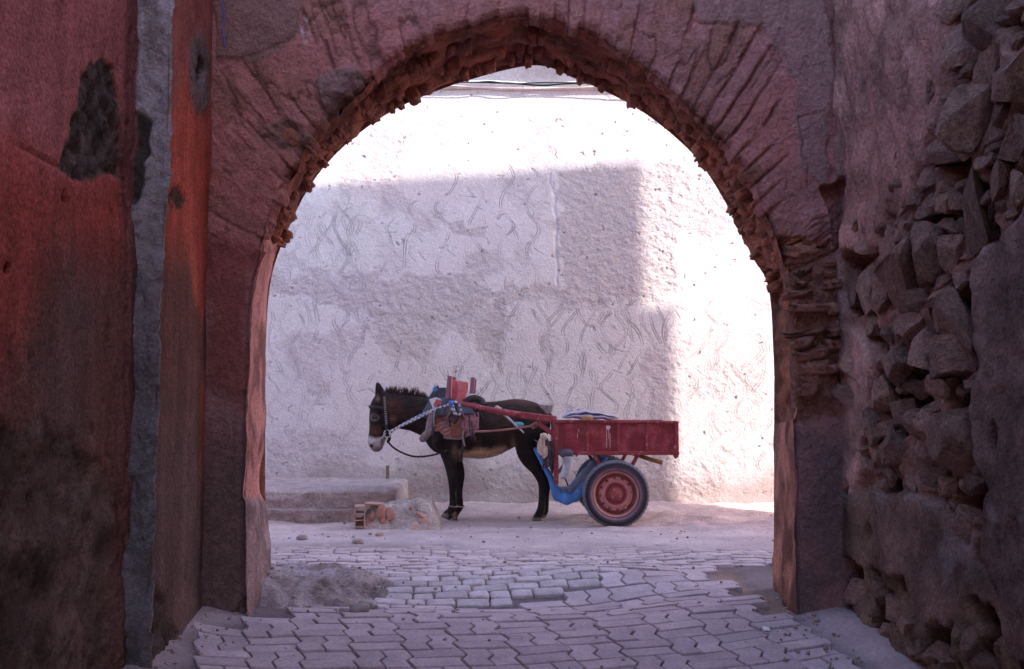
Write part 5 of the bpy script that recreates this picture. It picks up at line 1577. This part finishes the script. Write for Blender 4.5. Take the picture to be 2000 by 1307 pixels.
# ------------------------------------------------------------------ cart
mred = M('red_cart_paint', (0.20, 0.020, 0.032), rough=0.55, var=0.35, vscale=5, bump=0.25, bscale=50, spec=0.35, col2=(0.30, 0.075, 0.095), c2scale=5, c2lo=0.5, c2hi=0.75, speck=0.3, speckscale=45, streak=(14, 1, 2))
mredf = M('red_cart_frame', (0.23, 0.030, 0.042), rough=0.55, var=0.35, vscale=9, bump=0.3, bscale=60, spec=0.35, col2=(0.38, 0.15, 0.165), c2scale=18, c2lo=0.56, c2hi=0.7)
mtyre = M('tyre_rubber', attr=True, rough=0.85, var=0.25, vscale=12, bump=0.3, bscale=120)
mrim = M('red_rim', attr=True, rough=0.6, var=0.22, vscale=14, bump=0.2, bscale=90, spec=0.35)
CN, CF = 9.62, 10.58                 # near and far side of the box
cart = thing('donkey_cart', 'small red metal two wheeled cart hitched to the donkey', 'cart', P(1200, 1028, 9.6))
def cb(name, px0, py0, px1, py1, D, th, mat, par=cart, bev=0.005):
    a_, b_ = P(px0, py1, D), P(px1, py0, D)
    return obj(name, box_bm((b_.x - a_.x, th, b_.z - a_.z), bev, Matrix.Translation(((a_.x + b_.x) / 2, D, (a_.z + b_.z) / 2))), mat, par)
def zat(py, D=CN): return P(1200, py, D).z
zt_, zb_ = zat(822), zat(889)
xa, xb = P(1083, 850, CN).x, P(1326, 850, CN).x
for sgn, D in ((0, CN), (1, CF)):
    side = obj('side_panel', box_bm((xb - xa - 0.004, 0.006, zt_ - zb_ - 0.02), 0.001, Matrix.Translation(((xa + xb) / 2, D + 0.008, (zt_ + zb_) / 2))), mred, cart)
    dd = D - 0.006 if sgn == 0 else D + 0.020
    obj('top_rail', box_bm((xb - xa, 0.030, 0.026), 0.005, Matrix.Translation(((xa + xb) / 2, dd + 0.004, zt_ - 0.013))), mredf, side)
    obj('bottom_rail', box_bm((xb - xa, 0.036, 0.036), 0.005, Matrix.Translation(((xa + xb) / 2, dd + 0.004, zb_ + 0.018))), mredf, side)
    for px in (1087, 1147, 1207, 1263, 1321.5):
        w = 0.036 if px in (1087, 1321.5) else 0.022
        xx = P(px, 850, CN).x
        obj('stile', box_bm((w, 0.022, zt_ - zb_ - 0.066), 0.003, Matrix.Translation((xx, dd + 0.002, (zt_ + zb_) / 2 + 0.005))), mredf, side)
for nm, xx in (('front_board', xa + 0.012), ('tail_board', xb - 0.012)):
    obj(nm, box_bm((0.014, CF - CN - 0.03, zt_ - zb_ - 0.03), 0.003, Matrix.Translation((xx, (CN + CF) / 2 + 0.008, (zt_ + zb_) / 2))), mred, cart)
for k in range(6):
    w = (CF - CN - 0.06) / 6
    obj('floor_plank', box_bm((xb - xa - 0.06, w - 0.006, 0.02), 0.003, Matrix.Translation(((xa + xb) / 2, CN + 0.04 + w * (k + 0.5), zb_ + 0.03))), mwood, cart)
# corner gussets and drips of white paint
plate([(1088, 884), (1098, 862), (1100, 866), (1092, 886)], CN - 0.024, 0.006, mredf, cart, 'gusset')
plate([(1308, 884), (1318, 868), (1323, 870), (1316, 887)], CN - 0.024, 0.006, mredf, cart, 'gusset')
plate([(1122, 888), (1130, 879), (1134, 884), (1127, 893)], CN - 0.030, 0.006, mredf, cart, 'gusset')
plate([(1314, 888), (1326, 886), (1325, 893), (1319, 897)], CN - 0.02, 0.02, mredf, cart, 'corner_foot')
mdrip = M('white_paint_drip', (0.66, 0.56, 0.60), var=0.2, bump=0)
plate([(1183, 832), (1190, 831), (1193, 834), (1190, 839), (1185, 839)], CN + 0.0035, 0.003, mdrip, cart, 'paint_splash')
for x0, y0, y1 in ((1184.5, 838, 875), (1188.5, 838, 858), (1191, 846, 874), (1127.5, 846, 856), (1130, 838, 844)):
    plate([(x0, y0), (x0 + 1.1, y0), (x0 + 0.9, y1), (x0 + 0.2, y1)], CN + 0.0035, 0.003, mdrip, cart, 'paint_drip')
# shafts
for D in (CN + 0.04, CF - 0.02):
    sh0 = P(905, 789, D + (0.16 if D < 10 else -0.16)); sh1 = P(960, 801, D + (0.10 if D < 10 else -.1)); sh2 = P(1020, 811, D); sh3 = P(1085, 820, D); sh4 = P(1092, 822, D)
    s_ = obj('shaft', tube([sh0, sh0.lerp(sh1, .5), sh1, sh1.lerp(sh2, .5), sh2], [0.024, 0.026, 0.028, 0.030, 0.031], 12), mredf, cart)
    obj('shaft_sleeve', bar(sh2 + (sh1 - sh2) * 0.05, sh3 + Vector((0.01, 0, 0)), 0.066, 0.066, 0.008), mredf, s_)
obj('shaft_brace', bar(P(1050, 826, CN + 0.03), P(1083, 850, CN + 0.03), 0.045, 0.03), mredf, cart)
obj('front_upright', bar(P(1084, 824, CN + 0.02), P(1084, 893, CN + 0.02), 0.05, 0.035), mredf, cart)
obj('prop_leg', bar(P(1086, 893, CN + 0.02), P(1086, 946, CN + 0.02), 0.044, 0.044), mredf, cart)
obj('prop_brace', bar(P(1089, 925, CN + 0.02), P(1102, 908, CN + 0.02), 0.03, 0.03), mredf, cart)
obj('prop_leg', bar(P(1086, 893, CF - 0.02), P(1086, 935, CF - 0.02), 0.044, 0.044), mredf, cart)
obj('cross_bar', box_bm((0.04, CF - CN + 0.02, 0.04), 0.005, Matrix.Translation((P(1086, 889, CN).x, (CN + CF) / 2, zb_ - 0.012))), mredf, cart)
# axle, hangers, wheels
WN, WF, WR = 9.53, 10.66, 0.311
wc = P(1202.5, 962.5, WN); wz = WR + 0.0
AX = Vector((wc.x, 0, wz))
obj('axle', tube([Vector((AX.x, WN + 0.05, wz)), Vector((AX.x, WF - 0.05, wz))], 0.022, 12), mredf, cart)
for D in (CN + 0.05, CF - 0.03):
    for (a_, b_) in (((1161, 888), (1171, 908)), ((1247, 888), (1237, 908)), ((1171, 908), (1196, 950)), ((1237, 908), (1209, 950))):
        pa_, pb2 = P(a_[0], a_[1], CN), P(b_[0], b_[1], CN)
        pa_.y = pb2.y = D
        obj('axle_hanger', bar(pa_, pb2, 0.034, 0.03), mredf, cart)
def wheel(D, face):
    f = face                         # -1 faces the camera
    w = obj('wheel', lathe_y([(0.0, f * 0.062), (0.018, f * 0.061), (0.040, f * 0.054), (0.058, f * 0.042), (0.068, f * 0.028), (0.078, f * 0.014), (0.086, f * 0.008)], 48, 'hub', (AX.x, D, wz), cols=[(0.27, 0.062, 0.068)] * 4 + [(0.22, 0.05, 0.055)] * 3), mrim, cart)
    prf = [(0.086, 0.008), (0.096, 0.012), (0.104, 0.026), (0.110, 0.034), (0.116, 0.034), (0.124, 0.026), (0.136, 0.020), (0.148, 0.018), (0.160, 0.012), (0.168, -0.008), (0.176, -0.022), (0.186, 0.006), (0.196, 0.030), (0.204, 0.042), (0.2135, 0.046)]
    cl = [(0.27, 0.055, 0.06) if r < 0.1 else ((0.46, 0.18, 0.185) if r < 0.152 else ((0.25, 0.075, 0.07) if r < 0.19 else (0.44, 0.21, 0.19))) for r, _ in prf]
    nseg = 96
    msk = np.ones((nseg, len(prf) - 1), bool)
    for i in range(nseg):
        if i % 8 in (0, 1, 2):
            msk[i, 6] = False; msk[i, 7 if i % 8 == 1 else 6] = False
    rim = obj('rim', lathe_y([(r, f * y_) for r, y_ in prf], nseg, 'rim', (AX.x, D, wz), cols=cl, mask=msk), mrim, w)
    tp = [(0.206, 0.040), (0.2145, 0.050), (0.2175, 0.062), (0.228, 0.072), (0.245, 0.078), (0.268, 0.076), (0.283, 0.070), (0.293, 0.066), (0.300, 0.058), (0.308, 0.046), (0.311, 0.03), (0.312, 0.0), (0.311, -0.03), (0.306, -0.05), (0.293, -0.066), (0.245, -0.078), (0.19, -0.05)]
    tc_ = []
    for r, y_ in tp:
        if r < 0.216: tc_.append((0.03, 0.025, 0.03))
        elif r < 0.24: tc_.append((0.22, 0.12, 0.15))
        elif r < 0.26: tc_.append((0.07, 0.05, 0.07))
        elif r < 0.29: tc_.append((0.028, 0.025, 0.035))
        else: tc_.append((0.12, 0.105, 0.13))
    n = 192
    def tread(i, j, r):
        return r - (0.0035 if (i % 4 in (0, 1)) and 6 <= j <= 14 else 0)
    ty = obj('tyre', lathe_y([(r, f * y_) for r, y_ in tp], n, 'tyre', (AX.x, D, wz), rmod=tread, cols=tc_), mtyre, w)
    for k, ang in ((0, 2.0), (1, -0.55), (2, -2.4)):
        q = Vector((AX.x + 0.045 * math.cos(ang), D + f * 0.05, wz + 0.045 * math.sin(ang)))
        obj('lug_bolt', lathe_y([(0.0005, f * 0.012), (0.007, f * 0.012), (0.008, 0.0), (0.008, -f * 0.01)], 6, 'lug', q, cols=[(0.4, 0.2, 0.2)] * 4), mrim, w)
    return w
wheel(WN, -1); wheel(WF, 1)

# blue sheet slung under the shafts behind the donkey
mblue2 = M('blue_sheet', (0.05, 0.15, 0.40), rough=0.5, var=0.3, vscale=7, bump=0.4, bscale=25, col2=(0.13, 0.24, 0.42), c2scale=8, spec=0.4)
path_in = [(1034, 853), (1048, 877), (1064, 904), (1080, 932), (1097, 961), (1108, 962.5), (1119, 962), (1134, 945), (1150, 927), (1166, 909), (1182, 891)]
outw_ = [1, 6, 8, 10, 21, 23, 18, 11, 8, 6, 5]
sling = thing('blue_sling', 'bright blue sheet slung in a V between donkey and cart axle', 'sheet', P(1108, 980, 9.9))
ip = [Vector((p0[0] + (p1[0] - p0[0]) * k / 6, p0[1] + (p1[1] - p0[1]) * k / 6, 0)) for p0, p1 in zip(path_in[:-1], path_in[1:]) for k in range(6)] + [Vector((*path_in[-1], 0))]
ow = np.interp(np.linspace(0, 1, len(ip)), np.linspace(0, 1, len(outw_)), outw_)
ny = 12
G = np.zeros((len(ip), ny, 3))
for i, q in enumerate(ip):
    wd = float(np.interp(i / (len(ip) - 1), [0, 0.15, 0.5, 1], [0.02, 0.30, 0.42, 0.45]))
    for j in range(ny):
        v_ = j / (ny - 1)
        D = 10.12 + (v_ - 0.5) * 2 * wd
        sag = (1 - (2 * v_ - 1) ** 2)
        p = P(q.x, q.y, 9.75); p.y = D
        G[i, j] = (p.x + 0.01 * float(vnoise(i * .5, j * .5, 0, 441)), D, p.z - sag * 0.03 + 0.008 * float(vnoise(i * .4, j * .6, 0, 442)))
o = obj('slung_panel', grid_mesh('slung_panel', G), mblue2, sling)
sm = o.modifiers.new('t', 'SOLIDIFY'); sm.thickness = 0.004
# turned-up near edge, the wide lit border seen from the lane
G = np.zeros((len(ip), 5, 3))
for i, q in enumerate(ip):
    t = ip[min(i + 1, len(ip) - 1)] - ip[max(i - 1, 0)]
    nrm_ = Vector((-t.y, t.x, 0)).normalized()
    if nrm_.y < 0: nrm_ = -nrm_
    wd = float(np.interp(i / (len(ip) - 1), [0, 0.15, 0.5, 1], [0.02, 0.30, 0.42, 0.45]))
    for j in range(5):
        f_ = j / 4
        p = P(q.x + nrm_.x * ow[i] * f_, q.y + nrm_.y * ow[i] * f_, 9.75)
        G[i, j] = (p.x, 10.12 - wd - 0.010 * math.sin(f_ * 3.1) + 0.01 * float(vnoise(i * .5, j * .8, 0, 443)), p.z)
o = obj('near_border', grid_mesh('near_border', G), mblue2, sling)
sm = o.modifiers.new('t', 'SOLIDIFY'); sm.thickness = 0.004
cordc = [P(975, 801, DD - 0.29), P(995, 818, DD - 0.29), P(1015, 838, DD - 0.27), P(1036, 857, DD - 0.1)]
obj('sling_cord', tube(catmull(cordc, 6), 0.008, 6), mwhite, sling)
obj('sling_cord', tube(catmull([P(972, 800, DD - .29), P(1000, 826, DD - .25), P(1040, 856, DD - .2), P(1062, 872, DD - .3)], 6), 0.005, 6), mcloth, sling)
for (x_, y_, s_) in ((971, 796, 0.045), (969, 803, 0.05), (976, 798, .035)):
    o = obj('cord_knot', lump((s_, s_ * .8, s_ * .8), int(x_), 3, 2.4, .15), mbeige if x_ != 969 else mwhite, sling); o.matrix_parent_inverse = Matrix.Identity(4); o.matrix_basis = Matrix.Translation(P(x_, y_, DD - 0.335) - sling.location)
o = obj('tie_knot', lump((0.10, 0.04, 0.05), 3, 3, 2.4, .2), M('cyan_cord', (0.12, 0.34, 0.42), var=.3), sling); o.matrix_parent_inverse = Matrix.Identity(4); o.matrix_basis = Matrix.Translation(P(1012, 829, DD - 0.27) - sling.location)

# grey bracket plate behind the rump
tag(plate([(1051, 790), (1080, 792), (1077, 806), (1068, 808), (1060, 800)], DD - 0.13, 0.02, mcloth, None, 'breeching_pad'), 'small grey pad standing up behind the donkey\'s rump', 'harness')

# coil of beige rope hanging at the front of the cart
rc = thing('rope_coil', 'beige rope hank hanging from the front corner of the cart', 'rope', P(1062, 850, CN))
for k in range(7):
    x0 = 1054 + k * 2.6; L_ = 890 + random.uniform(-6, 14)
    pts = catmull([P(1063, 846, CN - 0.01), P(x0 - 1, 862, CN - 0.03), P(x0 - 2 + random.uniform(-2, 2), L_ - 8, CN - 0.03 + random.uniform(-.02, .02)), P(x0 + 1, L_, CN - 0.03), P(x0 + 4, L_ - 9, CN - 0.03), P(x0 + 2, 864, CN - 0.02), P(1063, 848, CN)], 6)
    obj('rope_loop', tube(pts, 0.0085, 7), mbeige if k < 5 else mdark, rc)
o = obj('wrapping', lump((0.07, 0.06, 0.07), 9, 3, 2.6, .15), mbeige, rc); o.matrix_parent_inverse = Matrix.Identity(4); o.matrix_basis = Matrix.Translation(P(1062, 853, CN - 0.02) - rc.location)
hg = thing('hanging_rags', 'dark rags and straps bundled under the front corner of the cart', 'rags', P(1068, 890, CN))
for k in range(6):
    x0 = 1062 + k * 3.2
    pts = catmull([P(x0 + 2, 862, CN + 0.02), P(x0 + random.uniform(-3, 3), 885, CN - 0.01), P(x0 + random.uniform(-4, 4), 905, CN), P(x0 + random.uniform(-4, 2), 918 + random.uniform(-8, 10), CN)], 6)
    obj('rag_strip', tube(pts, [0.016 * (1 - 0.5 * i / len(pts)) for i in range(len(pts))], 7, flat=0.5), mdark, hg)
# hanging bottle-like bag
bg_t = thing('hanging_bag', 'grey shiny bag hanging upside down beside the red prop leg', 'bag', P(1106, 910, CN))
mbag = M('grey_plastic', (0.30, 0.31, 0.36), rough=0.35, var=0.4, vscale=14, bump=0.4, bscale=30, spec=0.5)
st_ = [(884, 1100, 1112, .03), (892, 1097, 1118, .05), (900, 1099, 1116, .045), (912, 1098, 1114, .04), (924, 1096, 1112, .045), (932, 1095, 1108, .04), (936, 1098, 1104, .015)]
me = hloft(st_, CN - 0.045); smooth(me); obj('pouch', me, mbag, bg_t)
me = lump((0.13, 0.10, 0.075), 55, 4, 2.6, 0.22, 3.5); o = obj('knotted_top', me, M('dark_plastic', (0.09, 0.08, 0.11), rough=0.4, var=.5, vscale=20, bump=.5, bscale=30), bg_t); o.matrix_parent_inverse = Matrix.Identity(4); o.matrix_basis = Matrix.Translation(P(1106, 886, CN - 0.05) - bg_t.location)
me = hloft([(893, 1114, 1120, .015), (905, 1112, 1119, .015), (920, 1109, 1116, .014), (930, 1105, 1110, .01)], CN - 0.06); smooth(me); obj('white_lining', me, mwhite, bg_t)
tag(obj('hanging_strap', tube(catmull([P(1103, 930, CN), P(1106, 940, CN), P(1110, 950, CN)], 5), 0.008, 6), mdark), 'short dark strap dangling below the grey bag', 'strap')

# folded blanket and wooden block on the cart, stick under it
bl_t = thing('folded_blanket', 'lilac grey folded blanket lying on the front rim of the cart', 'blanket', P(1150, 818, CN + .1))
mblk = M('blanket_cloth', (0.36, 0.32, 0.40), rough=0.95, var=0.15, vscale=15, bump=0.5, bscale=90)
for (top, bot, dd_) in (([(1098, 813), (1110, 805), (1125, 801.5), (1140, 800.5), (1160, 803), (1180, 807), (1203, 815)], [(1098, 815), (1140, 809), (1170, 812), (1203, 817)], 0.0),
                        ([(1098, 813), (1120, 808), (1145, 807), (1175, 810), (1206, 816.5)], [(1098, 816.5), (1130, 818), (1160, 819), (1206, 820)], -0.015)):
    xs_ = np.linspace(1099, 1204, 24)
    stt = []
    for q in xs_:
        t_ = float(np.interp(q, *zip(*top))); b_ = float(np.interp(q, *zip(*bot)))
        e_ = min(1.0, (q - 1098) / 6, (1206 - q) / 6) ** 0.5
        c_ = P(q, (t_ + b_) / 2 + 0.8 * math.sin(q * 0.23 + dd_ * 90), CN + 0.18 + dd_)
        stt.append((c_, Vector((0, 0, max(0.006, (b_ - t_) / 2 * CN / F_PX) * e_)), Yv * (0.22 * (0.8 + 0.2 * e_))))
    me = ell_loft(stt, 18); smooth(me); obj('fold', me, mblk, bl_t)
o = obj('wooden_block', lump((0.11, 0.09, 0.045), 66, 2, 8, .05), M('pale_wood', (0.36, 0.19, 0.12), var=.3, vscale=20)); o.location = P(1146, 817, CN - 0.02)
tag(o, 'short brown wooden block under the folded blanket on the cart rim', 'wood block')
tag(obj('wooden_pole', tube([P(1232, 884, CN + 0.3), P(1262, 895, CN + 0.25), P(1294, 904, CN + 0.2)], 0.022, 10), M('stick_wood', (0.30, 0.17, 0.09), var=.3, vscale=25, bump=.4)), 'rough wooden pole sticking out under the tail of the cart', 'pole')

# grit and small stones lying about: nobody could count it
gb = bmesh.new()
pr = random.Random(99)
tmpl = [lump((1, 1, 0.7), 300 + k, 1, 2.5, 0.25) for k in range(5)]
n_g = 0
while n_g < 900:
    zone = pr.random()
    if zone < 0.45: x_, y_ = pr.uniform(-2.6, 3.0), pr.uniform(8.5, 11.3)
    elif zone < 0.70: x_, y_ = (pr.choice([-1, 1]) * (1.6 - abs(pr.gauss(0, 0.12))), pr.uniform(4.2, 6.0))
    elif zone < 0.85: x_, y_ = -1.1 + pr.gauss(0, 0.35), 6.3 + pr.gauss(0, 0.4)
    else: x_, y_ = pr.uniform(-1.4, 1.6), pr.uniform(4.2, 8.4)
    if zone >= 0.70 and zone < 0.85 and x_ < -1.5: continue
    s_ = min(0.03, 0.005 + pr.expovariate(160))
    zz_ = float(g0(x_, y_))
    if zone >= 0.70 and zone < 0.85: zz_ = max(zz_, float(zm(np.array([x_]), np.array([y_]))[0]))
    mt_ = Matrix.Translation((x_, y_, zz_ + s_ * 0.25)) @ Matrix.Rotation(pr.uniform(0, 6), 4, 'Z') @ Matrix.Diagonal((s_, s_ * pr.uniform(.6, 1.2), s_, 1))
    me = tmpl[pr.randrange(5)].copy(); me.transform(mt_); gb.from_mesh(me); bpy.data.meshes.remove(me)
    n_g += 1
go = struct(obj('grit', gb, M('grit_stone', (0.30, 0.21, 0.19), var=0.5, vscale=6, bump=0)), 'stuff')
go['label'] = 'scattered grit and small stones over the lane'
go['category'] = 'grit'
